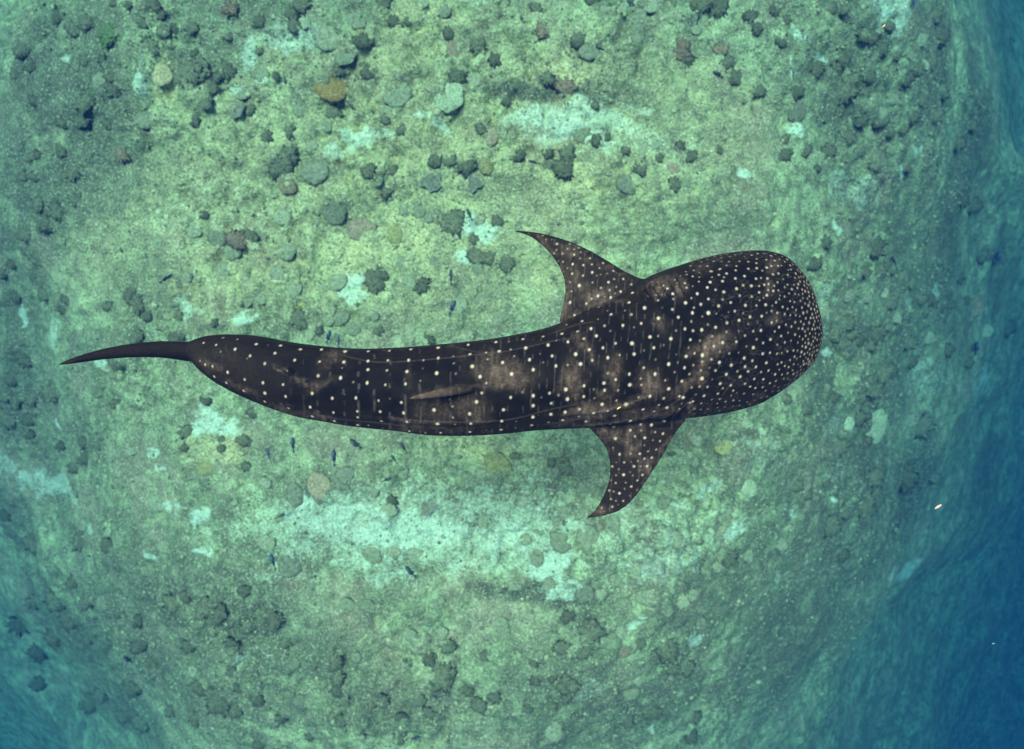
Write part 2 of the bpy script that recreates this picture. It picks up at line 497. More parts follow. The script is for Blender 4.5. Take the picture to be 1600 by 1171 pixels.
def pectoral(lead, trail, inner_lead, inner_trail, z_root, z_tip):
    ns, nc = 60, 40
    A, B = pl_resample(lead, ns), pl_resample(trail, ns)
    A = np.concatenate([np.linspace(inner_lead, lead[0], 9)[:-1], A])
    B = np.concatenate([np.linspace(inner_trail, trail[0], 9)[:-1], B])
    n = len(A)
    c, y = section(nc)
    V = np.zeros((n, nc, 3))
    for i in range(n):
        s = max(0.0, (i - 8) / (ns - 1))
        z0 = z_root + (z_tip - z_root) * s ** 1.15
        chord = np.linalg.norm(A[i] - B[i]) * SHARK_PX
        th = min(0.055 * (1 - s) + 0.012, 0.5 * chord + 0.006)
        for j in range(nc):
            p = A[i] + (B[i] - A[i]) * c[j]
            z = z0 + th * y[j]
            V[i, j] = px_at(p[0], p[1], z)
    parts.append(grid_mesh('fin', V.reshape(-1, 3), n, nc, True, True, True))


pectoral([(1008,436),(999,434.5),(976,424),(950,408),(921,391.5),(886,376),(851,366),(830,362.5),(804,360)],
         [(874,500),(880,474),(883,453),(880,433),(871,412.6),(857,394),(840,378),(824,368),(804,362)],
         (1010,492), (895,548), -0.06, -0.30)
pectoral([(1072,657),(1060,671),(1048,688.5),(1033,716),(1017,741),(1001,765),(985,785),(968,797.5),(948,805),(918,810)],
         [(919,668),(934.6,684.4),(946,700),(951.5,716),(953,733),(951,752),(944,772),(936,787),(928,799),(917,808.5)],
         (1050,610), (925,615), -0.06, -0.30)


def upright(rows, nc=28):
    """fin standing on edge: rows of (lead xyz, trail xyz, half thickness)"""
    c, y = section(nc)
    V = np.zeros((len(rows), nc, 3))
    for i, (a, b, th) in enumerate(rows):
        a, b = np.array(a, float), np.array(b, float)
        dirv = (b - a)[:2]
        nrm = np.array([-dirv[1], dirv[0]]) / (np.linalg.norm(dirv) + 1e-9)
        for j in range(nc):
            p = a + (b - a) * c[j]
            V[i, j] = (p[0] + nrm[0] * th * y[j], p[1] + nrm[1] * th * y[j], p[2])
    parts.append(grid_mesh('fin', V.reshape(-1, 3), len(rows), nc, True, True, True))


def dorsal(lead_px, trail_px, tip_px, z_base, z_tip, th, n=30, bulge=0.18, hook=0.25):
    a0 = px_at(*lead_px, z_base); b0 = px_at(*trail_px, z_base); t0 = px_at(*tip_px, z_tip)
    rows = []
    for i in range(n):
        s = i / (n - 1)
        a = a0 + (t0 - a0) * s
        a[0] += bulge * math.sin(math.pi * s) * abs(t0[0] - a0[0]) * 0.5
        b = b0 + (t0 - b0) * s
        b[0] += hook * math.sin(math.pi * s) * abs(a0[0] - b0[0])
        rows.append((a, b, th * (1 - s) ** 0.7 + 0.009))
    upright(rows)


dorsal((780,597), (690,600), (636,623), 0.28, 0.76, 0.045)
dorsal((478,590), (440,586), (423,569.5), 0.16, 0.46, 0.024)

# tail fin: upright blade along a slightly curved line, seen from above on its edge
TAIL = np.array([(372,559),(345,553.5),(310,548.5),(280,545.6),(249,545.2),(211,547.5),(174,551.2),(146,556.5),(118,563),(98,568),(84,572)], float)


def tail_point(x_px, z):
    y = np.interp(x_px, TAIL[::-1, 0], TAIL[::-1, 1])
    return px_at(x_px, y, z)


rows = []
for i in range(46):
    s = i / 45
    z = -0.02 + 0.62 * s
    lead = 352 + (118 - 352) * s ** 0.92
    trail = 232 + (88 - 232) * s ** 1.25 + 16 * math.sin(math.pi * s)
    trail = min(trail, lead - 6)
    rows.append((tail_point(lead, z), tail_point(trail, z), 0.066 * (1 - s) ** 0.6 + 0.009))
upright(rows, 32)
rows = []
for i in range(30):
    s = i / 29
    z = 0.05 - 0.60 * s
    lead = 345 + (262 - 345) * s
    trail = 235 + (240 - 235) * s + 10 * math.sin(math.pi * s)
    trail = min(trail, lead - 6)
    rows.append((tail_point(lead, z), tail_point(trail, z), 0.045 * (1 - s) ** 0.6 + 0.010))
upright(rows, 28)

# fuse everything into one continuous skin
allV, allF, off = [], [], 0
for v, f in parts:
    allV.append(np.asarray(v)); allF += [tuple(k + off for k in q) for q in f]; off += len(v)
raw = mesh_from('shark_raw', np.concatenate(allV), allF)
tmp = bpy.data.objects.new('shark_raw', raw)
C.objects.link(tmp)
rm = tmp.modifiers.new('fuse', 'REMESH'); rm.mode = 'VOXEL'; rm.voxel_size = 0.0065; rm.use_smooth_shade = True
sm = tmp.modifiers.new('soften', 'SMOOTH'); sm.factor = 0.5; sm.iterations = 7
dg = bpy.context.evaluated_depsgraph_get()
skin = bpy.data.meshes.new_from_object(tmp.evaluated_get(dg))
skin.name = 'whale_shark'
bpy.data.objects.remove(tmp)
bpy.data.meshes.remove(raw)
nvs = len(skin.vertices)
co = np.zeros(nvs * 3); skin.vertices.foreach_get('co', co); co = co.reshape(-1, 3)
no = np.zeros(nvs * 3); skin.vertices.foreach_get('normal', no); no = no.reshape(-1, 3)
print('shark verts', nvs)
skin.polygons.foreach_set('use_smooth', np.ones(len(skin.polygons), bool))

# where each skin point lies in the photograph's plan of the shark
ppx = 800 + co[:, 0] / (SHARK_PX * (CAM_H - co[:, 2]) / CAM_H)
ppy = 585.5 - co[:, 1] / (SHARK_PX * (CAM_H - co[:, 2]) / CAM_H)
view = np.array([0, 0, CAM_H])[None] - co
facing = (view * no).sum(1) / np.linalg.norm(view, axis=1) > 0.03

# ---- spots: read off the photograph, tile origin + scale, then (x, y, radius px, strength)
SPOTS = {
 (300,510,8.0): "390,143,2.8,.5;565,160,2.6,.5;142,210,2,.9;300,232,2.4,.9;540,290,3.4,.9;800,222,3.6,.95;945,235,1.8,.3;1105,240,3.4,.85;1355,290,3.4,.9;722,372,3,.8;690,402,2,.3;1033,335,3,.8;1288,428,3.2,.8;912,468,3.2,.75;1185,560,2,.7;1572,620,3.2,.75;160,478,2.4,.9;260,500,2.4,.9;100,437,1.5,.7;278,632,3,.8;445,582,3.2,.9;432,708,3,.8;655,668,2.6,.7;648,812,3.2,.8;885,708,3.2,.85;908,836,3.4,.9;913,942,3.2,.8;1135,732,2.6,.8;1170,880,3.2,.8;1205,1028,3.2,.7;1500,838,3.2,.85;1482,1007,3,.9;1503,1127,3.4,.9;360,320,2,.4",
 (480,530,7.32): "165,120,3.5,.9;430,140,3.6,.95;700,140,3.2,.8;940,132,3.2,.7;1185,117,3.4,.8;1340,95,2.5,.5;140,258,2.8,.8;415,262,3,.9;692,252,3.2,.9;925,247,2.8,.8;1162,242,3.4,.9;1330,243,2.4,.5;395,333,2,.4;690,352,3.1,.9;916,360,2.4,.7;1138,373,3.3,.9;1318,340,1.8,.3;122,424,3.2,.75;383,448,3.8,.95;525,495,2.5,.35;688,504,3.6,.95;897,525,2.6,.8;1125,515,3.2,.85;1296,480,2,.45;285,680,3.3,.8;560,677,3.3,.9;820,708,2.6,.7;950,680,2.2,.2;1077,730,2.8,.85;298,845,2.6,.8;575,832,2.8,.85;838,828,3,.85;1105,848,3.6,.9;310,936,3.2,.85;575,902,3,.85;848,937,3.2,.85;1140,953,3.7,.95;580,987,3.2,.8;700,985,2,.5;1167,1057,3.5,.85;1355,1078,2.5,.5;425,630,1.8,.2;860,1025,2.5,.4",
 (660,520,6.89): "168,162,3.6,.9;322,130,2.8,.35;497,130,3.6,.9;635,97,2.6,.4;795,103,3.4,.9;932,97,2.4,.4;1080,70,3.6,.9;1300,40,3.2,.75;172,270,3.4,.85;330,252,2.2,.45;515,228,3.6,.9;688,213,2.8,.7;825,198,3.4,.9;953,182,2.2,.6;1112,167,3.4,.9;1350,135,3.4,.9;335,330,2.4,.4;360,440,2.6,.35;158,438,3.8,1;538,366,4,.9;703,290,2.2,.6;862,320,3.6,.9;985,255,2.4,.5;957,447,3.8,1;622,474,3.8,.95;1157,294,3.8,.9;1190,398,3.5,.9;1265,230,1.8,.3;1300,320,2.4,.3;688,543,2.6,.7;360,562,2,.3;425,652,2.8,.7;243,676,2.5,.6;635,653,2.8,.85;582,745,3.8,.95;128,832,3.9,1;322,795,2.6,.45;327,918,2.6,.55;350,990,2.4,.5;513,873,4,.95;165,988,4,.95;517,984,3.8,.95;193,1080,3.4,.8;30,1082,2.8,.4;513,1070,3.5,.9;950,698,3.3,.85;1075,640,2.6,.35;1193,678,3.8,.95;877,829,3.6,.85;1190,785,3.8,.9;858,958,3.5,.95;1012,955,2.6,.6;1188,911,4,.95;847,1044,3.6,.9;1180,998,3.8,.95;1010,1027,2.4,.4;1365,650,2.8,.7;690,1050,2.2,.35;290,715,2,.5",
 (820,440,8.367): "485,684,3.6,.9;690,650,3,.85;870,620,3.4,.95;568,793,3.4,.95;768,748,2.8,.75;937,714,3.6,.95;357,973,3.2,.85;665,950,4,1;848,888,3.2,.85;1020,870,3.2,.85;1185,812,2.9,.8;1400,810,3.9,.9;403,1110,3.5,.85;560,1087,2.4,.55;725,1077,3.7,.95;888,1027,2.8,.75;1090,1002,3.6,.9;1243,963,2.3,.6;1425,952,3.2,.85;748,524,3.6,.85;645,442,2.6,.8;550,565,2,.5;1047,582,2.8,.6;1278,573,3.4,.9;1120,645,2.4,.35;1425,603,2,.35;1130,433,3.6,.9;960,493,2,.5;1310,380,2.8,.5;1392,430,3,.55;965,335,3.6,.95;1082,380,2,.5;1367,274,4,.95;200,950,2,.25;240,1060,2.4,.25;410,770,1.8,.35",
 (820,540,8.367): "535,575,4,1;775,530,3.2,.95;322,620,3.1,.75;345,757,3,.75;555,705,4,.95;765,670,3.2,.85;1030,497,3.4,.9;1038,585,3.4,.85;1090,362,3,.5;1195,450,3,.9;1225,592,2.4,.6;1372,377,3.3,.85;1370,515,3.6,.9;905,570,2.8,.3;908,690,2.6,.3;440,650,3,.35;342,902,3.2,.85;528,870,3.6,.9;718,835,2.8,.8;1012,768,3.7,.95;1200,722,2.6,.6;500,978,3.7,.95;703,927,3,.85;898,889,4,1;1087,860,3,.75;1322,774,3.8,.8;1175,917,3.4,.8;310,1008,2.8,.6;797,996,3.8,.95;763,1071,3.8,.9;1115,1037,4.2,.95;1378,995,4,.85;1485,680,2.4,.6;215,680,2.2,.25;1380,1110,3.5,.7",
 (980,420,9.006): "75,340,3.2,.95;248,556,4,.9;60,643,2.8,.4;440,697,3.6,.95;193,768,3,.85;95,830,2,.45;360,780,2,.25;315,965,3.3,.9;440,950,2.4,.5;373,1110,3,.9;610,993,3.4,.9;515,1080,2.2,.35;690,878,2.2,.45;810,850,3.2,.85;890,998,2.8,.85;1050,858,3.4,.9;1020,1013,2.6,.4;1242,830,3.5,.9;1200,950,2.8,.6;1343,1037,3.8,.95;1217,1090,3.2,.85;1393,893,2.8,.5;1405,762,3.6,.8;920,622,3.6,.9;1147,628,4,1;935,548,2.2,.7;1030,502,3,.8;818,482,4,.95;1143,428,3,.85;903,413,2.6,.7;980,353,3.8,.9;630,572,2.9,.7;717,688,3,.85;435,450,2.8,.65;650,425,3,.5;405,372,2.4,.6;490,362,2,.5;647,350,3.8,1;565,281,3.4,.95;508,234,2.4,.8;712,195,2.6,.7;667,160,2.4,.6;815,207,2.8,.75;838,268,3,.7;917,250,2.2,.5;1125,262,3.3,.9;1240,303,3,.75;1357,330,3.6,.9;1283,522,3.6,.85;1255,630,2.4,.4;1060,668,2.4,.35;1170,188,3.4,.9;1342,178,3.2,.9;1290,90,2.8,.8;1180,40,2.8,.8;1403,65,3.2,.85;1197,117,2.2,.6;1360,120,2.4,.6;1006,183,2.4,.6;922,108,2.8,.8;1020,118,2,.5;840,82,2.2,.6;745,102,2,.5;827,42,2.2,.55;935,28,2.4,.6;1010,57,2,.4;60,220,3,.4;430,187,2,.5;350,187,2,.5;268,183,2,.5;290,385,1.8,.5;1300,8,2.6,.7;490,550,2,.2;240,1155,2,.4",
 (980,530,9.006): "93,215,3.3,.9;232,408,2.6,.75;388,495,3.8,1;587,350,3.7,1;828,243,3,.9;805,403,3.2,.85;952,198,2.4,.8;1060,233,4,1;1062,320,2.4,.6;935,365,2.4,.6;705,330,2,.4;670,470,2.2,.5;540,580,2.6,.55;765,593,3.2,.85;583,705,3.7,.95;320,806,3.6,.95;160,822,2.6,.6;190,560,2.2,.6;195,650,2.4,.7;515,840,3,.7;735,808,2.6,.9;787,825,3.6,1;445,928,2.8,.75;565,967,3.8,.9;225,990,3.6,.95;378,1017,3,.85;730,990,2,.6;760,905,2,.5;883,897,2.6,.9;922,882,2.6,.95;1048,560,4,.95;1187,285,3,.7;1300,335,3.8,1;1240,447,3,.75;1155,408,2.2,.3;1400,497,3.6,.95;1303,625,3.6,.9;1190,570,2.2,.4;1130,680,2.6,.65;1345,695,2.4,.6;1280,770,3,.75;1083,800,3,.85;1193,860,2.6,.7;1300,843,2.2,.7;1050,910,2.4,.7;1143,915,2.2,.5;1272,910,2.2,.65;1385,882,2.4,.7;940,985,2.4,.6;1135,988,2,.5;1268,965,2,.6;1375,957,2,.6;1310,180,2.6,.5;400,295,2.6,.3;520,1150,3,.7;40,1160,3.4,.9;8,915,2.4,.6;690,215,2,.25",
 (1110,380,8.367): "15,370,3,.7;123,340,2.9,.75;208,293,2.4,.65;245,243,2.4,.6;345,300,2.6,.7;325,357,2.8,.8;217,395,3,.9;327,466,3.2,.9;447,430,3,.95;497,335,3,.75;605,328,3,.85;607,262,2.6,.8;493,245,2.4,.75;375,243,2.4,.6;610,205,2.4,.7;730,220,2.4,.8;733,322,3.4,.9;800,303,2.6,.9;838,230,2.4,.95;885,300,2.4,.9;683,360,2.4,.6;815,412,3,.75;893,398,3,.75;747,464,3,.85;660,453,2.4,.7;595,470,2.9,.9;535,563,3.2,.95;635,563,2.4,.7;700,545,2.6,.95;757,533,2.4,.9;343,600,3.6,.95;632,647,2.8,.85;735,680,3.2,.95;753,612,2.4,.8;822,622,3,.85;545,703,3,.65;383,692,3,.65;640,753,2.4,.5;693,720,2.4,.5;268,780,3,.8;455,815,3.6,.85;603,822,2.8,.65;723,805,3.3,.9;813,825,2.2,.5;858,777,2.6,.8;900,733,2.2,.7;940,838,2.6,.8;322,892,3,.75;233,905,2.2,.35;520,970,3.6,.85;667,955,3.2,.9;803,895,2.6,.6;740,908,2.2,.45;877,915,2.8,.8;375,1013,3.4,.95;492,1065,2.6,.45;800,1040,3,.8;867,1015,2.2,.6;898,1095,3,.9;620,1033,2,.3;880,510,2.8,.6;837,562,2.4,.7;887,617,2.2,.6;968,700,2.6,.6;1010,415,2.6,.65;1103,450,2.2,.6;1053,350,2.2,.7;1007,543,2.4,.6;968,575,2.2,.6;1090,545,2.2,.55;955,470,2,.5;1030,660,2.2,.6;1110,665,2.2,.5;912,690,2,.5;1040,757,2.2,.65;1098,767,2.2,.65;1008,858,2.3,.7;1073,843,2.2,.65;975,932,2.4,.7;1047,947,2.2,.65;1118,940,2.2,.65;985,1065,2.4,.75;1062,1090,2.4,.75;1170,955,2.2,.6;1180,1030,2.4,.65;1150,1115,2.4,.65;975,243,2.2,.7;907,215,2,.7;1020,347,2,.6;930,297,2,.6;800,680,1.8,.3",
 (1110,510,8.367): "558,65,2.8,.65;660,58,3.4,.85;785,175,3.2,.85;840,70,2.4,.7;925,130,2.8,.8;450,120,3,.65;340,203,3.4,.8;565,283,3.8,.95;467,262,2.4,.5;685,217,2.8,.75;872,240,2.4,.55;968,215,2.4,.8;680,360,3.2,.85;783,348,2.8,.8;872,358,2.6,.7;938,353,2.2,.6;437,418,3.6,.9;250,362,2.8,.6;370,350,2,.5;553,450,3.2,.75;733,480,3.2,.85;600,530,3,.9;450,525,3.2,.9;278,513,3.8,.9;497,590,3,.85;355,590,2.8,.6;390,658,3.6,.9;760,577,2.8,.8;845,633,3,.85;577,690,3,.8;690,697,2.8,.85;935,637,2.4,.7;877,495,2.4,.75;930,475,2.6,.8;975,517,2.4,.75;1025,537,2.4,.75;905,568,2.2,.6;1075,577,2.4,.6;267,770,3.2,.85;447,750,2.8,.75;520,793,2.5,.9;590,808,2.6,.85;163,810,2.4,.55;300,845,2.6,.8;780,743,2.6,.8;857,717,2.4,.75;688,797,2.4,.75;437,880,2.2,.7;560,890,2.2,.65;720,845,2.2,.6;345,870,1.8,.4;270,903,2,.55;1107,112,3,.7;1205,165,2.6,.65;1163,130,2.2,.6;1020,83,2.2,.6;1145,220,2.2,.6;1280,170,2.4,.6;1200,265,2.6,.65;1090,317,2.6,.7;1140,315,2.2,.6;1008,330,2.4,.7;1098,398,2.8,.75;1180,393,2.4,.6;1043,447,2.2,.7;1135,423,2,.5;1088,493,2.4,.7;1270,345,2.2,.6;1050,185,2.2,.6;1145,500,1.8,.5;1330,335,1.8,.5;200,985,2,.6;480,990,2,.6;890,800,2,.5;840,780,2,.5;1250,410,2,.5;1240,220,2.4,.6;960,690,2.2,.6;1015,685,2,.6",
 (805,355,7.557): "495,200,3,.7;330,100,2.4,.45;365,150,2.4,.45;645,198,2.6,.55;620,255,2.4,.5;695,260,2.4,.5;755,243,2.6,.5;775,298,2.4,.5;485,268,2.4,.45;560,312,3,.5;700,322,3,.85;460,315,2.6,.5;765,373,2.4,.45;883,368,2.6,.7;682,438,3.2,.95;567,412,2.4,.55;800,448,2.6,.8;903,440,2.6,.65;1040,427,2.6,.65;998,487,2,.65;615,483,2.2,.45;672,556,3,.75;797,570,2.8,.7;908,538,3.4,.9;1160,515,2.4,.65;1090,547,2.2,.4;965,570,2,.35;1010,563,2,.35;648,653,2.2,.5;758,695,4.2,.95;910,660,2.8,.5;1097,655,3.2,.85;1168,615,2.5,.5;1273,617,3,.75;1370,675,3,.55;668,758,2.6,.55;1010,715,2.6,.6;1195,703,2.4,.6;1115,745,2.8,.7;1247,760,2.8,.9;975,812,3.6,1;1125,835,3.2,.95;903,850,2.6,.75;645,893,3.8,.9;840,902,3.2,.75;1180,785,2.4,.4;1060,823,2.2,.4;600,720,1.8,.4;510,400,1.8,.4;850,285,2,.4;430,150,1.8,.4;280,120,1.8,.35",
 (910,640,6.694): "605,152,3,.85;720,162,3.2,.9;500,218,3.4,.9;615,220,2.8,.5;760,237,2.8,.65;840,252,3.2,.85;347,305,3.6,.95;548,285,3.2,.65;650,297,3.4,.9;815,330,2.8,.7;735,322,2.4,.45;325,400,2.6,.4;650,378,2.2,.4;770,420,2.8,.6;685,440,2.4,.5;390,470,3.6,.8;500,465,3,.5;600,467,3.2,.8;725,503,3,.8;645,518,2.8,.65;580,540,2.6,.5;440,552,2.8,.65;313,598,3,.75;380,622,2.4,.45;543,594,3.2,.9;675,596,3.2,.95;605,600,2.2,.45;627,685,3,.75;427,688,3.4,.95;355,685,2.4,.5;525,690,2.4,.45;577,742,2.6,.7;352,770,2.6,.6;455,765,2.4,.4;510,808,2.8,.8;280,850,2.8,.6;325,857,2.4,.5;385,877,3,.9;445,830,2.2,.4;295,937,2.6,.6;425,960,2.6,.75;350,955,2.4,.5;315,1020,2.8,.75;205,1030,2.6,.5;375,995,2,.4;230,1070,2,.35;858,120,2.8,.8;175,300,2.2,.4;265,440,2.2,.4;570,840,2,.4;495,905,2,.4;355,550,2,.3;505,550,2,.3;240,220,2.4,.4;330,180,2.8,.5;300,740,2,.4;500,655,2,.3",
}
kd = KDTree(int(facing.sum()))
for k in np.nonzero(facing)[0]:
    kd.insert((ppx[k], ppy[k], 0.0), int(k))
kd.balance()
centres, radii, power = [], [], []
for (ox, oy, sc), txt in SPOTS.items():
    for item in txt.split(';'):
        x, y, r, b = (float(v) for v in item.split(','))
        X, Y = ox + x / sc, oy + y / sc
        _, k, dist = kd.find((X, Y, 0.0))
        if dist > 6: continue
        p = co[k]
        centres.append(p); power.append(b ** 1.35 * (0.8 if X > 1110 else 0.95))
        radii.append((0.66 if X > 1110 or Y < 475 or Y > 668 else 0.76) * r * SHARK_PX * (CAM_H - p[2]) / CAM_H)
placed = [Vector(c) for c in centres]


# small crowded spots on the snout and cheeks, and the flanks the photograph does not show
def fill_spots(mask, gap_fn, rad_fn, pow_fn, n_try):
    idx = np.nonzero(mask)[0]
    cell = 0.03
    gridh = {}
    for q in placed:
        gridh.setdefault(tuple((np.array(q) // 0.1).astype(int)), []).append(q)
    for k in rng.choice(idx, size=n_try):
        p = co[k]
        g = gap_fn(k)
        key = (p // 0.1).astype(int)
        ok = True
        for dx in (-1, 0, 1):
            for dy in (-1, 0, 1):
                for dz in (-1, 0, 1):
                    for q in gridh.get((key[0] + dx, key[1] + dy, key[2] + dz), ()):
                        if (q[0] - p[0]) ** 2 + (q[1] - p[1]) ** 2 + (q[2] - p[2]) ** 2 < g * g:
                            ok = False; break
                    if not ok: break
                if not ok: break
            if not ok: break
        if not ok: continue
        v = Vector(p)
        placed.append(v); gridh.setdefault(tuple(key), []).append(v)
        centres.append(p); radii.append(rad_fn(k)); power.append(pow_fn(k))


headness = sstep(1060, 1255, ppx)
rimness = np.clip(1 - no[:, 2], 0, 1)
front = sstep(1205, 1262, ppx)
fill_spots((ppx > 1075) & (co[:, 2] > -0.15),
           lambda k: 0.058 - 0.026 * front[k] - 0.012 * min(1, rimness[k] * 1.3),
           lambda k: rng.uniform(0.0065, 0.0105) + 0.0015 * front[k], lambda k: rng.uniform(.2, .55), 26000)
fill_spots((ppx > 330) & (ppx < 1080) & (no[:, 2] < 0.1) & (co[:, 2] < 0.0) & (co[:, 2] > -0.3) & (np.abs(ppy - 585) < 110),
           lambda k: 0.085, lambda k: rng.uniform(0.010, 0.017), lambda k: rng.uniform(.5, .9), 3000)

kd3 = KDTree(nvs)
for k in range(nvs): kd3.insert(co[k], k)
kd3.balance()
spot = np.zeros(nvs)
for c, r, b in zip(centres, radii, power):
    squash = rng.uniform(0.0, 0.9) if c[0] < 1.4 else rng.uniform(0, 0.4)
    for p, k, dist in kd3.find_range(Vector(c), r * 1.6 + 0.004):
        dist = math.sqrt(dist * dist + squash * (p[0] - c[0]) ** 2)
        v = b * (1 - float(sstep(r * 0.40, r * 1.4 + 0.001, dist)))
        if v > spot[k]: spot[k] = v

belly = sstep(0.35, 0.8, -no[:, 2]) * (ppx > 330) * (ppx < 1275)
spot = np.maximum(spot, 0.55 * belly)      # the pale underside

# ---- worn pale brown patches, and lit dorsal fin faces painted in: (x, y, rx, ry, tilt deg, strength)
PALE = [(785,584,34,18,10,.85),(768,566,14,22,-30,.6),(795,570,18,12,0,.5),(735,640,22,16,0,.5),(745,655,16,12,0,.4),(690,648,26,16,0,.38),(660,646,14,12,0,.3),(700,670,60,6,0,.4),
 (700,612,50,5,-6,.3),(745,606,30,5,-8,.3),(895,592,13,24,0,.6),(900,612,8,22,0,.6),(880,605,8,10,0,.35),(962,586,7,22,0,.7),(950,582,5,16,0,.5),(945,618,10,8,0,.45),
 (912,642,26,8,-14,.85),(930,648,30,10,-16,.85),(905,655,30,6,-12,.6),(950,640,40,5,-16,.5),(910,541,14,10,20,.6),(905,533,10,12,0,.4),(925,556,5,12,-15,.4),
 (1016,601,15,17,0,.9),(1005,596,3,18,0,.7),(1010,617,24,5,-18,.7),(1115,538,20,12,-30,.9),(1104,552,9,14,20,.8),(1098,565,7,18,0,.85),(1094,590,4,14,0,.6),(1085,545,14,6,-30,.5),
 (1075,600,6,22,35,.6),(1060,612,14,6,-40,.5),(1037,448,18,10,-25,.85),(1045,440,14,8,-20,.6),(1062,448,10,13,-20,.6),(1020,442,20,5,-25,.6),(1032,505,8,12,-20,.35),
 (1200,452,8,12,0,.4),(1209,497,7,9,0,.5),(1210,412,10,9,0,.55),(1206,422,6,9,0,.4),(1082,636,8,8,0,.7),(1076,648,14,5,-35,.6),(1040,645,26,6,-30,.5),(1010,650,30,8,-25,.4),(985,648,30,10,-20,.35),
 (880,470,9,34,6,.9),(886,495,16,8,-25,.6),(875,430,6,22,20,.75),(895,440,12,26,0,.6),(930,462,30,9,-14,.75),(940,472,22,4,-14,.9),(965,470,16,4,12,.5),(850,385,22,10,35,.55),(890,390,26,12,25,.45),(910,402,20,6,28,.35),(960,422,30,5,28,.45),
 (905,455,14,14,0,.5),(985,690,8,22,0,.8),(993,700,8,22,0,.5),(972,684,10,12,0,.5),(1010,727,10,14,30,.95),(1016,735,4,16,30,.7),(960,680,18,10,-30,.6),(1000,668,12,10,0,.4),(940,672,22,8,20,.7),(1040,700,4,40,32,.6),(1005,760,3,22,38,.5),
 (935,797,10,10,-30,.7),(955,795,22,6,-20,.4),(950,720,3,24,0,.35),(1072,655,12,8,-30,.6),
 (520,556,16,9,0,.55),(512,562,10,14,30,.35),(505,600,22,5,-25,.35),(440,576,10,4,25,.8),(470,594,16,4,25,.5),(330,570,26,10,20,.4),(345,555,30,14,0,.2),(380,610,30,8,28,.4),(440,640,26,6,18,.5),(500,652,34,5,12,.55),(640,664,40,7,6,.5),
 (540,546,20,4,0,.5),(600,546,30,3,0,.35),(700,538,24,4,-6,.45),(720,545,5,18,0,.25),(640,585,6,22,0,.15),(1130,402,30,5,-10,.3),(1090,420,24,8,-14,.3),(1130,640,40,5,-10,.35),(1180,625,24,5,-22,.3)]
pale = np.zeros(nvs)
wobx = 7 * fbm(ppx / 14, ppy / 14, 3, 301) + 3 * fbm(ppx / 4, ppy / 4, 2, 305)
woby = 7 * fbm(ppx / 14 + 9, ppy / 14, 3, 307) + 3 * fbm(ppx / 4, ppy / 4 + 7, 2, 309)
for x, y, rx, ry, t, s in PALE:
    a = math.radians(t)
    dx, dy = ppx + wobx - x, ppy + woby - y
    u_, v_ = dx * math.cos(a) + dy * math.sin(a), -dx * math.sin(a) + dy * math.cos(a)
    q = (u_ / (rx * 1.2)) ** 2 + (v_ / (ry * 1.2)) ** 2
    pale = np.maximum(pale, s * np.exp(-q * 1.1))
pale *= (0.55 + 0.6 * vnoise(ppx / 3.1, ppy / 3.1, 320)) * (0.55 + 0.75 * vnoise(ppx / 3.5, ppy / 16, 322)) * (0.6 + 0.6 * vnoise(ppx / 9, ppy / 9, 324)) * 1.25
pale[~facing & (no[:, 2] < 0.05)] *= 0.3
tailness = 1 - sstep(330, 520, ppx)
pale = np.maximum(pale, 0.12 * tailness)
top_here = np.interp(ppx, tx[:, 0], tx[:, 1])
fin_up = sstep(0.03, 0.10, co[:, 2] - top_here * 1.03) * (ppx > 400) * (ppx < 790)
pale = np.maximum(pale, fin_up * (0.30 + 0.65 * sstep(0.1, 0.3, co[:, 2] - top_here)) * (0.6 + 0.5 * vnoise(ppx / 6, ppy / 3, 333)))  # dorsal fins painted paler towards the top, as if lit
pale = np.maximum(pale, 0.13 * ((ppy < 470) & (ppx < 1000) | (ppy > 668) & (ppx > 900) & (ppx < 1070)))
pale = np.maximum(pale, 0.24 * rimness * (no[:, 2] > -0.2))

# ---- faint cross bars of the body, wavy lines on the head, bright creases along the ridges
bars = np.zeros(nvs)
bx_ = ppx + 0.10 * (ppy - 590) * sstep(700, 950, ppx) + 2.2 * fbm(ppx / 60, ppy / 30, 2, 401)
per = np.interp(ppx, [350, 700, 1000], [14, 17, 15])
tri = np.abs(((bx_ / per) % 1.0) - 0.5)
bars = (1 - sstep(0.03, 0.13, tri)) * sstep(0.5, 0.8, vnoise(ppx / 8, ppy / 9, 405)) * sstep(400, 560, ppx) * (1 - sstep(1040, 1120, ppx)) * 0.17
wv = fbm(ppx / 26 + 2, ppy / 8, 2, 411)
wv2 = np.abs(((wv * 5.5) % 1.0) - 0.5)
bars = np.maximum(bars, (1 - sstep(0.05, 0.16, wv2)) * sstep(1070, 1130, ppx) * (1 - sstep(1240, 1262, ppx)) * sstep(0.35, 0.6, vnoise(ppx / 14, ppy / 8, 413)) * 0.13)
LINES = [[(700,539),(760,552),(820,543),(870,532),(905,528)],[(520,551),(590,566),(690,560),(760,552)],[(600,652),(660,658),(735,660),(800,655),(860,640),(905,631)],
         [(480,645),(530,655),(600,662),(640,668)],[(860,522),(900,508),(930,503)],[(880,655),(930,645),(985,630),(1020,614)],[(890,668),(960,660),(1000,652)],[(845,665),(900,655),(950,640)],
         [(988,452),(970,460),(955,467)],[(1054,446),(1062,458),(1067,465)],[(1000,655),(1030,642),(1060,625),(1080,600)],[(1030,655),(1060,642),(1085,620)],[(1150,592),(1140,602),(1128,620)]]
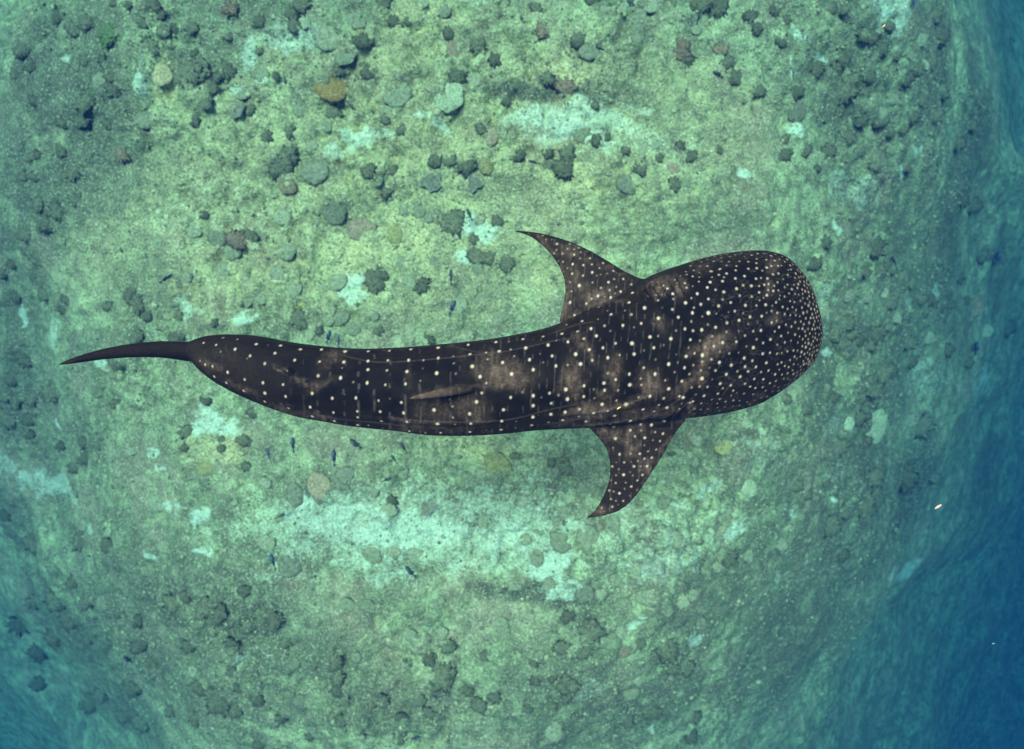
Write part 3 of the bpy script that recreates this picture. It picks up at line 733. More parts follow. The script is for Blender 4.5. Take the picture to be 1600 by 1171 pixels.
for ln in LINES:
    Q = resample(ln, 220)
    kq = KDTree(len(Q))
    for i, p in enumerate(Q): kq.insert((p[0], p[1], 0), i)
    kq.balance()
    lo, hi = Q.min(0) - 3, Q.max(0) + 3
    for k in np.nonzero(facing & (ppx > lo[0]) & (ppx < hi[0]) & (ppy > lo[1]) & (ppy < hi[1]))[0]:
        _, i, dist = kq.find((ppx[k], ppy[k], 0))
        if dist < 1.8:
            bars[k] = max(bars[k], 0.15 * (1 - dist / 1.8) * min(1, 8 * i / 220, 8 * (219 - i) / 220))

# gill slits: five dark folds above each pectoral fin
slit = np.zeros(nvs)
GILLS = [[(1008 + 12 * g, 452 - 5 * g), (1014 + 12 * g, 462 - 4 * g), (1022 + 12 * g, 470 - 3 * g)] for g in range(5)] + \
        [[(1046 + 13 * g, 657 - 3 * g), (1052 + 13 * g, 648 - 3 * g), (1062 + 13 * g, 638 - 3 * g)] for g in range(5)]
for ln in GILLS:
    Q = resample(ln, 60)
    for p in Q[::1]:
        for q, k, dist in kd.find_range((p[0], p[1], 0), 1.6):
            slit[k] = max(slit[k], 1 - dist / 1.6)
co2 = co - no * (slit * 0.018)[:, None]
# skin creases where the fins join and over the shoulders
cre = 0.004 * fbm(ppx / 16 + ppy / 26, ppy / 6 - ppx / 40, 3, 450) * sstep(900, 960, ppx) * (1 - sstep(1090, 1130, ppx)) * sstep(600, 640, ppy)
co2 = co2 + no * cre[:, None]
skin.vertices.foreach_set('co', co2.ravel())
skin.update()
col4 = np.stack([spot, np.clip(pale, 0, 1), np.clip(bars, 0, 1), slit], 1).astype(np.float32)
at_ = skin.color_attributes.new('marks', 'FLOAT_COLOR', 'POINT')
at_.data.foreach_set('color', col4.ravel())


def skin_material():
    m, nt, bs, out = new_mat('shark_skin')
    tc = N(nt, 'ShaderNodeTexCoord'); P = tc.outputs['Object']
    at = N(nt, 'ShaderNodeAttribute', attribute_name='marks')
    sep = N(nt, 'ShaderNodeSeparateColor'); nt.links.new(at.outputs['Color'], sep.inputs[0])
    n1, n2, n3 = noise(nt, P, 6, 5, 0.65), noise(nt, P, 60, 4, 0.7), noise(nt, P, 170, 2, 0.6)
    base = mixc(nt, ramp(nt, n1, [(0.40, 0.0), (0.68, 1.0)]), (0.0016, 0.0013, 0.0005), (0.0050, 0.0038, 0.0018))
    grain = ramp(nt, n2, [(0.32, 0.35), (0.68, 1.0)])
    f_p = math_n(nt, 'MULTIPLY', sep.outputs[1], grain, True)
    col = mixc(nt, f_p, base, (0.106, 0.068, 0.043))
    f_b = math_n(nt, 'MULTIPLY', sep.outputs[2], ramp(nt, n2, [(0.35, 0.3), (0.6, 1.0)]), True)
    col = mixc(nt, f_b, col, (0.20, 0.145, 0.11))
    tint = mixc(nt, ramp(nt, noise(nt, P, 14, 1, 0.5), [(0.35, 0.0), (0.65, 1.0)]), (0.38, 0.275, 0.165), (0.35, 0.28, 0.195))
    col = mixc(nt, sep.outputs[0], col, tint)
    col = mixc(nt, at.outputs['Alpha'], col, (0.004, 0.003, 0.003))
    nt.links.new(col, bs.inputs['Base Color'])
    bs.inputs['Roughness'].default_value = 0.62
    bs.inputs['Specular IOR Level'].default_value = 0.03
    h = math_n(nt, 'ADD', n2, math_n(nt, 'MULTIPLY', n3, 0.5))
    nt.links.new(bump(nt, h, 0.35, 0.006), bs.inputs['Normal'])
    return m


shark = new_obj('whale_shark', skin, skin_material())
tag(shark, 'dark brown whale shark covered in cream spots swimming above the reef', 'whale shark')

# eyes low on the sides of the head
m_eye, nt, bs, _ = new_mat('shark_eye')
bs.inputs['Base Color'].default_value = (0.012, 0.012, 0.014, 1)
bs.inputs['Roughness'].default_value = 0.15
bm = bmesh.new(); bmesh.ops.create_uvsphere(bm, u_segments=16, v_segments=10, radius=0.026)
eye_me = bpy.data.meshes.new('eye'); bm.to_mesh(eye_me); bm.free()
for p in eye_me.polygons: p.use_smooth = True
for X, Y in ((1196, 399), (1179, 629)):
    e_ = new_obj('eye', eye_me, m_eye, shark)
    e_.location = px_at(X, Y, -0.13)

# ------------------------------------------------------------------ corals
# photo tiles (origin x, y; scale 3.9025): x, y, radius, kind
#   d dark bushy, g green bushy, b brown bushy, r grey-green boulder, k dark boulder, n brown boulder, v olive boulder, w pale boulder, y yellow boulder, o orange boulder, P plate
CORALS = {
 (0,0): "210,410,40d;100,460,30d;460,190,45d;545,140,50d;360,110,40d;940,40,45d;985,100,30d;885,155,32d;1000,195,40d;1080,190,28d;1190,185,30d;705,30,25d;800,30,30d;1410,60,45b;1190,330,22d;1155,460,80d;1235,435,62d;1000,470,60y;1410,455,40d;1325,490,35d;1320,560,40d;1270,640,40d;1440,665,45k;1525,675,35d;1490,590,35r;750,950,42b;380,920,40d;215,620,30d;530,640,55d;510,740,50d;880,740,50r;1195,745,32d;685,480,28d;610,500,40r;240,950,30d;190,965,32d;460,1060,45d;150,1080,30d;220,1080,32d;660,760,35d;400,760,35d;530,380,35d;630,370,30d;680,220,60g;150,310,50d;940,310,35d;700,560,40d;1390,230,25d",
 (400,0): "290,45,50d;225,100,45d;240,170,40d;300,150,35r;440,45,32r;780,10,45d;615,135,50r;640,215,32v;440,240,72r;660,270,50d;560,370,55r;680,445,42d;520,440,30d;470,565,80o;280,690,42r;435,780,30r;210,805,35d;480,700,45d;865,590,80r;810,690,35r;790,740,28d;890,805,30d;1020,30,30r;850,150,40d;925,140,25d;1150,80,40r;1175,210,35d;1205,310,45n;1225,465,48d;1335,485,42r;1360,300,50d;1180,600,85w;1370,790,32d;1440,850,42n;1520,620,32d;350,890,30r;70,835,35d;200,960,55d;160,1030,65d;190,1135,50n;360,1060,70k;690,1050,45d;840,1050,30d;745,1110,32r;1095,990,40d;1180,990,35d;1290,1020,50d;1405,1010,45v;1080,1120,52P;1330,1130,40P;40,460,40r;130,475,25d;20,140,35d;30,320,25d;1460,370,40d",
 (800,0): "185,200,42b;400,255,42d;470,320,55k;140,50,32d;485,10,40d;705,10,28d;840,35,45r;560,80,30r;660,70,35r;780,95,38r;750,150,45r;760,240,30r;1150,30,60d;1250,50,60d;1130,180,35r;1450,100,40d;1490,185,35d;1030,320,60b;1060,370,40d;1270,310,40b;1310,380,40d;1355,480,40d;1500,570,38d;330,540,55b;215,490,40d;500,640,30d;575,843,24d;430,830,45r;515,855,35d;690,920,28d;335,945,48d;315,1035,60d;40,955,38d;220,940,28d;215,1015,32d;895,965,28d;1020,895,28d;1085,960,35d;1255,915,25d;780,1040,35d;980,1035,38n;985,1130,42d;1060,1120,28r;700,1130,55k;790,890,30r;880,880,28r",
 (1200,0): "80,255,32d;30,80,30d;110,125,28d;375,60,40d;460,70,28d;580,235,30d;625,240,40d;685,305,45d;670,190,28r;730,165,35d;455,365,42d;405,425,35d;285,435,50d;165,575,42d;455,580,65d;500,500,50d;610,475,38d;590,570,35d;765,355,30d;840,500,40d;905,435,35d;855,340,28r;985,390,40d;945,400,30r;755,610,32r;690,690,35r;550,745,42d;680,745,45d;745,810,28d;475,850,42d;335,735,22d;350,935,42d;105,850,25d;220,930,35d;95,950,40d;295,1030,25d;640,1020,30d;845,1030,30d;1065,580,30d;930,620,25d;1000,720,50d;880,720,40d;1240,770,35d;1145,880,45d;1010,100,50d;1040,230,55d;920,250,40r;820,800,28d;170,690,60k",
 (0,300): "470,50,40d;370,130,50d;240,80,40d;170,270,45d;290,200,50d;1195,240,45r;970,310,35r;1335,285,55k;1460,300,60b;1530,280,50d;1430,370,50r;1360,480,45r;1130,520,35r;660,700,32d;900,760,30d;810,630,40d;850,690,50d;1110,770,35d;460,905,40k;585,875,26r;850,885,42d;1085,890,42d;710,1040,45d;1520,670,30r;1310,800,25d;390,720,28d;280,630,40d;400,660,30d;110,640,35d;95,440,35d;30,500,35d;180,1030,40d;95,1140,40d;1250,140,25d;750,20,25r",
 (400,250): "40,470,38r;200,570,48r;130,695,42r;505,745,50r;720,740,60d;780,710,30d;935,750,42r;1015,770,45d;800,205,32d;480,320,70k;645,430,75n;850,455,50v;910,310,35r;990,320,38r;1045,360,30r;1075,320,25r;1205,380,72d;1360,370,32r;1470,375,35d;1215,460,30r;1330,490,28d;1340,590,50d;1420,595,40d;1355,665,32r;1530,640,45d;270,980,55d;385,1045,25d;330,1070,30r;440,980,35r;520,970,45r;600,1030,40r;745,1045,30d;940,1060,40r;720,950,30r;1250,880,45r;1360,850,28r;1490,960,35r;40,850,35r;1060,1100,28d;240,790,40r;160,350,50r;890,620,28r;1090,620,28r",
 (1200,300): "345,310,40d;150,300,22d;270,445,42d;590,490,32d;660,480,40d;750,475,30d;640,350,60d;430,100,35r;335,180,35r;470,640,38r;590,635,40r;720,670,55d;930,655,30d;985,660,32d;1115,690,22d;1195,670,28d;1250,710,55n;870,560,30d;700,620,30r;780,770,30r;480,800,45d;400,860,45d;500,870,40d;540,900,40d;640,870,55d;610,940,35d;850,920,45d;1080,960,40d;970,890,40r;1210,1040,35d;860,1030,40d;680,1110,60d;740,1090,40d;325,745,25r;1290,390,45d;1230,90,50d;1180,50,40d;1160,530,28d;1320,850,40r;1450,830,45d",
 (0,600): "30,80,35d;105,120,35d;215,90,40d;330,50,60d;60,210,60d;190,220,42d;185,310,28d;710,120,32d;520,360,35d;390,370,30d;610,370,30d;530,450,40d;470,510,40d;800,400,35r;1150,290,45d;1130,390,25d;1255,100,30d;1360,340,22d;1490,350,40d;1350,400,28d;1510,500,32d;1270,510,50v;1430,720,22r;1545,175,30d;960,730,50r;40,800,35d;500,960,50d;210,970,50d;660,980,40d;1010,990,40r;1200,960,40r",
 (400,600): "240,680,60k;390,620,75n;530,570,65k;900,540,35r;1210,535,30r;1475,490,75v;1375,550,32r;725,655,30r;830,710,30d;810,770,45r;1050,755,40P;1385,840,35r;710,1030,55r;840,1025,38r;980,1050,50r;150,810,28r;70,960,50r;210,1100,70k;60,600,35r;1545,600,22r",
 (800,600): "325,510,42d;240,470,30d;945,585,38r;1120,345,35r;1110,470,30r;1170,680,30r;1285,380,50v;70,720,28r;440,640,50r;325,780,38r;265,845,25r;610,840,45r;760,840,40r;290,960,60r;460,930,70r;80,950,35r;150,1060,45r;1000,950,40r;1320,1060,50d;1430,1040,35r;1240,1110,35r;740,1130,45r;20,440,30d;1440,630,50w;920,710,45r",
 (1200,600): "110,95,28d;240,155,30d;385,80,35d;620,40,60d;560,210,40d;480,240,40w;640,260,85w;600,350,30d;430,380,50d;690,520,25d;350,600,25d;240,675,28d;170,620,35d;640,570,50d;830,570,70d;1000,570,40d;920,260,70d;580,740,60d;370,860,60d;460,780,40d;70,970,40r;450,1040,40d",
 (0,871): "210,270,45d;350,260,60d;430,370,60d;540,270,45d;640,270,45r;450,150,40d;130,400,60d;330,490,50d;540,495,35d;250,570,50d;860,380,40d;720,345,25d;1010,440,40r;1070,270,55d;1130,240,35d;1270,290,60d;1340,350,50d;1500,200,40d;1430,510,40d;1150,540,40d;860,525,50d;940,640,40d;980,680,50d;1415,700,32d;1180,690,32r;820,780,60d;1220,790,45d;1340,860,75d;1440,930,45d;1450,800,28d;1050,930,35d;1200,975,40d;870,1000,55d;760,960,40d;570,880,60d;620,830,50d;260,760,50d",
 (400,871): "1110,270,40r;565,285,45r;680,290,42r;445,250,30r;120,390,50d;185,515,38d;1125,455,40r;1175,540,42d;1060,610,42d;1145,720,76d;1395,590,30d;1280,410,30r;1490,410,45r;1515,460,40r;950,490,40r;490,650,40d;610,610,30r;240,640,35r;500,745,35d;500,815,40d;265,880,38k;780,855,35d;1000,870,40d;1050,955,35d;1290,810,35d;1360,890,45d;1450,850,38d;705,900,25d;525,990,40d;160,975,32d;330,1090,28d;25,1130,32d;890,960,30d;895,1095,32d;810,1080,32r;635,1090,25r;1245,1030,28r;1440,1040,30r;25,850,40d",
 (800,871): "230,165,38r;15,165,40r;440,210,55k;540,215,35r;630,135,38r;720,135,22r;830,160,25r;790,240,40r;690,285,40r;1030,260,45r;1090,225,38r;950,330,30r;485,435,62d;660,440,40r;780,525,32d;685,560,38n;300,550,45d;440,580,42d;130,635,28d;735,665,32r;760,745,28r;975,675,42d;1065,660,42d;950,560,65d;330,745,30d;310,785,42d;375,780,38d;250,730,25d;140,750,30d;340,850,35d;245,895,30d;95,915,32d;720,820,45r;1145,400,38k;1145,320,30r;850,940,50d;1115,965,35d;1090,1080,45d;700,990,40d;250,1040,60r;20,1100,28r;340,360,40d",
}
KIND = {'d': ('branching_coral', 'dark bushy coral', 'dark bushy corals'), 'g': ('branching_coral', 'green bushy coral', 'green bushy corals'), 'b': ('branching_coral', 'brown bushy coral', 'brown bushy corals'),
        'r': ('boulder_coral', 'grey boulder coral', 'grey boulder corals'), 'k': ('boulder_coral', 'dark boulder coral', 'dark boulder corals'), 'n': ('boulder_coral', 'brown boulder coral', 'brown boulder corals'),
        'v': ('boulder_coral', 'olive boulder coral', 'olive boulder corals'), 'w': ('boulder_coral', 'pale boulder coral', 'pale boulder corals'), 'y': ('boulder_coral', 'yellow crusted boulder coral', 'yellow boulder corals'),
        'o': ('boulder_coral', 'orange boulder coral', 'orange boulder corals'), 'P': ('plate_coral', 'dark plate coral', 'dark plate corals')}
COLOUR = {'d': (0.074, 0.082, 0.034), 'g': (0.062, 0.098, 0.026), 'b': (0.120, 0.092, 0.042), 'r': (0.145, 0.165, 0.074), 'k': (0.105, 0.115, 0.054), 'n': (0.165, 0.135, 0.062),
          'v': (0.165, 0.162, 0.050), 'w': (0.20, 0.24, 0.11), 'y': (0.22, 0.20, 0.08), 'o': (0.130, 0.090, 0.020), 'P': (0.11, 0.12, 0.06)}


def coral_material(code):
    m, nt, bs, out = new_mat('coral_' + KIND[code][1].split()[0])
    tc = N(nt, 'ShaderNodeTexCoord'); P = tc.outputs['Object']
    oi = N(nt, 'ShaderNodeObjectInfo')
    c = COLOUR[code]
    n1, n2 = noise(nt, P, 3.0, 5, 0.65), noise(nt, P, 13, 4, 0.75)
    col = mixc(nt, ramp(nt, n1, [(0.35, 0.0), (0.65, 1.0)]), tuple(v * 0.72 for v in c), tuple(min(1, v * 1.3) for v in c))
    col = mixc(nt, ramp(nt, n2, [(0.50, 0.0), (0.68, 0.6)]), col, tuple(min(1, v * 2.3 + 0.03) for v in c))
    col = mixc(nt, ramp(nt, n2, [(0.28, 0.6), (0.42, 0.0)]), col, tuple(v * 0.35 for v in c))
    geo = N(nt, 'ShaderNodeNewGeometry')
    g1, g2 = noise(nt, geo.outputs['Position'], 24, 5, 0.75), noise(nt, geo.outputs['Position'], 50, 3, 0.7)
    col = mixc(nt, ramp(nt, g1, [(0.36, 0.8), (0.48, 0.0)]), col, tuple(v * 0.30 for v in c))
    col = mixc(nt, ramp(nt, g1, [(0.53, 0.0), (0.68, 0.6)]), col, tuple(min(1, v * 1.7 + 0.05) for v in c))
    col = mixc(nt, ramp(nt, g2, [(0.55, 0.0), (0.70, 0.4)]), col, tuple(min(1, v * 2.0 + 0.10) for v in c))
    hsv = N(nt, 'ShaderNodeHueSaturation')
    nt.links.new(math_n(nt, 'ADD', math_n(nt, 'MULTIPLY', oi.outputs['Random'], 0.45), 0.78), hsv.inputs['Value'])
    nt.links.new(col, hsv.inputs['Color'])
    nt.links.new(hsv.outputs[0], bs.inputs['Base Color'])
    bs.inputs['Roughness'].default_value = 0.95
    bs.inputs['Specular IOR Level'].default_value = 0.1
    nt.links.new(bump(nt, n2, 0.6, 0.03), bs.inputs['Normal'])
    return m


CORAL_MAT = {k: coral_material(k) for k in KIND}


def sphere_pts(n, lo=-0.05):
    """even points over a dome"""
    g = math.pi * (3 - math.sqrt(5))
    out = []
    for i in range(n):
        z = lo + (1 - lo) * (1 - (i + 0.5) / n)
        r = math.sqrt(max(0, 1 - z * z))
        out.append((r * math.cos(g * i), r * math.sin(g * i), z))
    return out


def dome(seed, flat, rough, sub=4, lobes=0.25):
    bm = bmesh.new()
    bmesh.ops.create_icosphere(bm, subdivisions=sub, radius=1.0)
    P = np.array([v.co[:] for v in bm.verts])
    ang = np.arctan2(P[:, 1], P[:, 0])
    k1 = fbm(P[:, 0] * 1.6 + seed, P[:, 1] * 1.6 + P[:, 2] * 1.3, 3, 500 + seed)
    k2 = lumps(P[:, 0] * 2.6 + seed * 3, P[:, 1] * 2.6 + P[:, 2], 520 + seed)
    k3 = lumps(P[:, 0] * 6 + seed * 5, P[:, 1] * 6 + P[:, 2] * 2, 540 + seed)
    lob = fbm(np.cos(ang) * 1.4 + seed * 2.3, np.sin(ang) * 1.4, 3, 560 + seed)
    s = 0.88 + lobes * lob + rough * (0.5 * k1 + 0.34 * k2 + 0.16 * k3)
    for v, q, w in zip(bm.verts, P, s):
        v.co = (q[0] * w, q[1] * w, (q[2] if q[2] > 0 else q[2] * 0.5) * w * flat)
    me_ = bpy.data.meshes.new('coral_dome'); bm.to_mesh(me_); bm.free()
    for p in me_.polygons: p.use_smooth = True
    return me_


def bush(seed, n=150, flat=0.30):
    """a low clump of stubby fingers on a rounded base, one welded surface: the fingers are drawn out of the dome"""
    r = random.Random(seed)
    bm = bmesh.new()
    bmesh.ops.create_icosphere(bm, subdivisions=4, radius=1.0)
    P = np.array([v.co[:] for v in bm.verts])
    ang = np.arctan2(P[:, 1], P[:, 0])
    lob = fbm(np.cos(ang) * 1.7 + seed * 1.9, np.sin(ang) * 1.7, 3, 600 + seed)
    tips = np.array(sphere_pts(n)) + np.array([[r.gauss(0, .04) for _ in range(3)] for _ in range(n)])
    tips /= np.linalg.norm(tips, axis=1)[:, None]
    d2 = ((P[:, None, :] - tips[None]) ** 2).sum(2)
    near = np.sqrt(d2.min(1)); who = d2.argmin(1)
    length = np.array([r.uniform(0.05, 0.62) for _ in range(n)])
    s = 0.60 + 0.28 * lob + length[who] * np.exp(-(near / 0.075) ** 2)
    for v, q, w in zip(bm.verts, P, s):
        v.co = (q[0] * w, q[1] * w, (q[2] if q[2] > 0 else q[2] * 0.5) * w * flat * 1.25)
    me_ = bpy.data.meshes.new('coral_bush'); bm.to_mesh(me_); bm.free()
    for p in me_.polygons: p.use_smooth = True
    return me_


def plate(seed):
    """overlapping lobed plate on a short foot"""
    n, rings = 44, [(0.12, -0.25), (0.16, 0.10), (0.60, 0.20), (0.96, 0.30), (1.0, 0.335), (0.97, 0.355), (0.6, 0.26), (0.2, 0.20), (0.02, 0.19)]
    V = np.zeros((len(rings), n, 3))
    for j in range(n):
        a = 2 * math.pi * j / n
        w = 1 + 0.18 * math.sin(3 * a + seed) + 0.10 * math.sin(5 * a + 2 * seed) + 0.05 * math.sin(11 * a)
        for i, (rr, z) in enumerate(rings):
            q = w if rr > 0.3 else 1
            V[i, j] = (rr * q * math.cos(a), rr * q * math.sin(a), z + 0.06 * rr * math.sin(2 * a + seed))
    v, f = grid_mesh('p', V.reshape(-1, 3), len(rings), n, True, True, True)
    return mesh_from('coral_plate', v, f)


BUSH = [bush(s) for s in range(6)]
DOME = [dome(s, 0.28, 0.24, 4, 0.14) for s in range(7)]
PLATE = [plate(s) for s in range(3)]
rim_mat, nt, bs, _ = new_mat('coral_rim')
bs.inputs['Base Color'].default_value = (0.42, 0.44, 0.36, 1); bs.inputs['Roughness'].default_value = 0.9
by_mat = {}


def with_mat(mesh, code):
    key = (mesh.name, code)
    if key not in by_mat:
        c = mesh.copy(); c.materials.clear(); c.materials.append(CORAL_MAT[code])
        if code == 'P':
            c.materials.append(rim_mat)
            for p in c.polygons:
                r_ = math.hypot(p.center[0], p.center[1])
                if 44 * 3 <= p.index < 44 * 5: p.material_index = 1
        by_mat[key] = c
    return by_mat[key]


items = []
for (ox, oy), txt in CORALS.items():
    for it in txt.split(';'):
        x, y, rk = it.split(',')
        items.append((ox + float(x) / 3.9025, oy + float(y) / 3.9025, float(rk[:-1]) / 3.9025, rk[-1]))
hits = cast([i[0] for i in items], [i[1] for i in items])

COLS = ['left', 'tail', 'rear body', 'dorsal fin', 'pectoral fins', 'head', 'snout', 'right']
CUTX = [180, 400, 600, 800, 1000, 1200, 1400]
CUTY = [130, 300, 585, 780, 960]


def zone(x, y):
    c = sum(x >= v for v in CUTX); r_ = sum(y >= v for v in CUTY)
    L_ = COLS[c]
    if L_ in ('left', 'right'):
        return ['in the top %s corner', 'by the upper %s edge', 'by the %s edge above shark level', 'by the %s edge below shark level', 'by the lower %s edge', 'in the bottom %s corner'][r_] % L_
    if L_ == 'snout':
        return ['at the top edge, beyond the snout', 'up and ahead of the snout', 'right ahead of the snout', 'ahead of the lower jaw side', 'down and ahead of the snout', 'at the bottom edge, beyond the snout'][r_]
    return ['at the top above the %s', 'high above the %s', 'just above the %s', 'just below the %s', 'far below the %s', 'at the bottom below the %s'][r_] % L_


NUM = ['zero', 'one', 'two', 'three', 'four', 'five', 'six', 'seven', 'eight', 'nine', 'ten', 'eleven', 'twelve', 'thirteen', 'fourteen', 'fifteen', 'sixteen']
ORD = ['first', 'second', 'third', 'fourth', 'fifth', 'sixth', 'seventh', 'eighth', 'ninth', 'tenth', 'eleventh', 'twelfth', 'thirteenth', 'fourteenth', 'fifteenth', 'sixteenth']
cls = {}
for k, (x, y, r_, code) in enumerate(items):
    size = 'large' if r_ > 11.8 else 'small' if r_ < 8.8 else 'medium'
    cls.setdefault((zone(x, y), code, size), []).append(k)
labels = {}
for (zn, code, size), ks in cls.items():
    ks.sort(key=lambda k: items[k][0])
    n = len(ks)
    one, many = size + ' ' + KIND[code][1], size + ' ' + KIND[code][2]
    for q, k in enumerate(ks):
        if n == 1: labels[k] = 'the only %s %s' % (one, zn)
        elif q == 0: labels[k] = 'leftmost of %s %s %s' % (NUM[n], many, zn)
        elif q == n - 1: labels[k] = 'rightmost of %s %s %s' % (NUM[n], many, zn)
        else: labels[k] = '%s from left of %s %s %s' % (ORD[q], NUM[n], many, zn)


def special(px, py, text):
    k = min(range(len(items)), key=lambda k: (items[k][0] - px) ** 2 + (items[k][1] - py) ** 2)
    labels[k] = text


special(520, 145, 'bright orange brown boulder coral, the only orange one, near the top')
special(296, 118, 'largest dark bushy coral near the top left, beside a yellow crusted boulder')
special(256, 120, 'yellow crusted boulder coral beside the largest dark bush at top left')
special(693, 1055, 'largest round dark bushy coral near the bottom edge, alone below the shark')
special(709, 347, 'large round dark bushy coral beside a sand pocket above the dorsal fin')
special(677, 287, 'dark plate coral with white rim high above the dorsal fin')
special(924, 982, 'large round dark bushy coral far below the lower pectoral fin')
special(702, 154, 'wide pale dome coral high above the dorsal fin near the orange one')
special(584, 440, 'dark bushy coral touching the brightest white sand patch above the shark')

for k, ((x, y, r_, code), w) in enumerate(zip(items, hits)):
    rad = r_ * SHARK_PX * (CAM_H - w[2]) / CAM_H
    kind = 'bush' if code in 'dgb' else 'plate' if code == 'P' else 'dome'
    proto = {'bush': BUSH, 'plate': PLATE, 'dome': DOME}[kind]
    me_ = with_mat(proto[2 if code == 'o' else k % len(proto)], code)
    o = bpy.data.objects.new(KIND[code][0], me_)
    C.objects.link(o)
    t = random.uniform(0.85, 1.2)
    scl = 1.42 if kind == 'bush' else 1.15
    o.scale = (rad * scl * t, rad * scl / t, rad * scl * random.uniform(0.75, 1.1))
    o.rotation_euler = (random.uniform(-.12, .12), random.uniform(-.12, .12), random.uniform(0, 6.28))
    ring = [(0, 0)] + [(0.75 * rad * math.cos(q), 0.75 * rad * math.sin(q)) for q in np.linspace(0, 6.28, 9)[:-1]]
    hz = height(np.array([w[0] + q[0] for q in ring]), np.array([w[1] + q[1] for q in ring]))
    o.location = (w[0], w[1], float(0.7 * hz.mean() + 0.3 * hz.max()) - (-0.16 if code == 'o' else -0.02 if code in 'wyP' else 0.02 if kind == 'dome' else -0.04) * rad)
    tag(o, labels[k], 'coral', {'bush': 'bushy corals on the seabed', 'plate': 'plate corals on the seabed', 'dome': 'boulder corals on the seabed'}[kind])

# ------------------------------------------------------------------ loose rubble: too many and too small to pick apart
def rubble():
    bm = bmesh.new()
    bmesh.ops.create_icosphere(bm, subdivisions=1, radius=1.0)
    base = np.array([v.co[:] for v in bm.verts]); fac = np.array([[v.index for v in f.verts] for f in bm.faces])
    bm.free()
    n = 20000
    pts = np.stack([rng.uniform(-9.0, 13.0, n * 3), rng.uniform(-9.5, 7.0, n * 3)], 1)
    keep = fbm(pts[:, 0] * 0.8, pts[:, 1] * 0.8, 3, 700) + rng.uniform(-.5, .5, len(pts)) > -0.05
    pts = pts[keep][:n]; n = len(pts)
    z = height(pts[:, 0], pts[:, 1])
    r = rng.lognormal(math.log(0.016), 0.36, n)
    jit = 1 + rng.uniform(-.2, .2, (n, len(base), 1))
    sc = r[:, None, None] * np.stack([rng.uniform(.7, 1.5, n), rng.uniform(.7, 1.5, n), rng.uniform(.5, .9, n)], 1)[:, None, :]
    V = base[None] * jit * sc
    a = rng.uniform(0, 6.28, n)
    ca_, sa = np.cos(a)[:, None], np.sin(a)[:, None]
    V = np.stack([V[..., 0] * ca_ - V[..., 1] * sa, V[..., 0] * sa + V[..., 1] * ca_, V[..., 2]], -1)
    V += np.stack([pts[:, 0], pts[:, 1], z + r * 0.2], 1)[:, None, :]
    F = (fac[None] + (np.arange(n) * len(base))[:, None, None]).reshape(-1, 3)
    me_ = bpy.data.meshes.new('rubble')
    me_.from_pydata(V.reshape(-1, 3).tolist(), [], F.tolist())
    me_.update()
    me_.polygons.foreach_set('use_smooth', np.ones(len(me_.polygons), bool))
    m, nt, bs, out = new_mat('rubble')
    geo = N(nt, 'ShaderNodeNewGeometry')
    tc = N(nt, 'ShaderNodeTexCoord')
    col = ramp(nt, geo.outputs['Random Per Island'], [(0.0, (0.07, 0.08, 0.035)), (0.35, (0.15, 0.165, 0.075)), (0.8, (0.24, 0.27, 0.11)), (1.0, (0.32, 0.34, 0.15))])
    nf = noise(nt, tc.outputs['Object'], 40, 4, 0.7)
    col = mixc(nt, ramp(nt, nf, [(0.35, 0.5), (0.55, 0.0)]), col, (0.05, 0.06, 0.04))
    nt.links.new(col, bs.inputs['Base Color'])
    bs.inputs['Roughness'].default_value = 0.95
    bs.inputs['Specular IOR Level'].default_value = 0.1
    o = new_obj('rubble', me_, m)
    tag(o, 'small broken coral rubble scattered over the seabed', kind='stuff')


rubble()

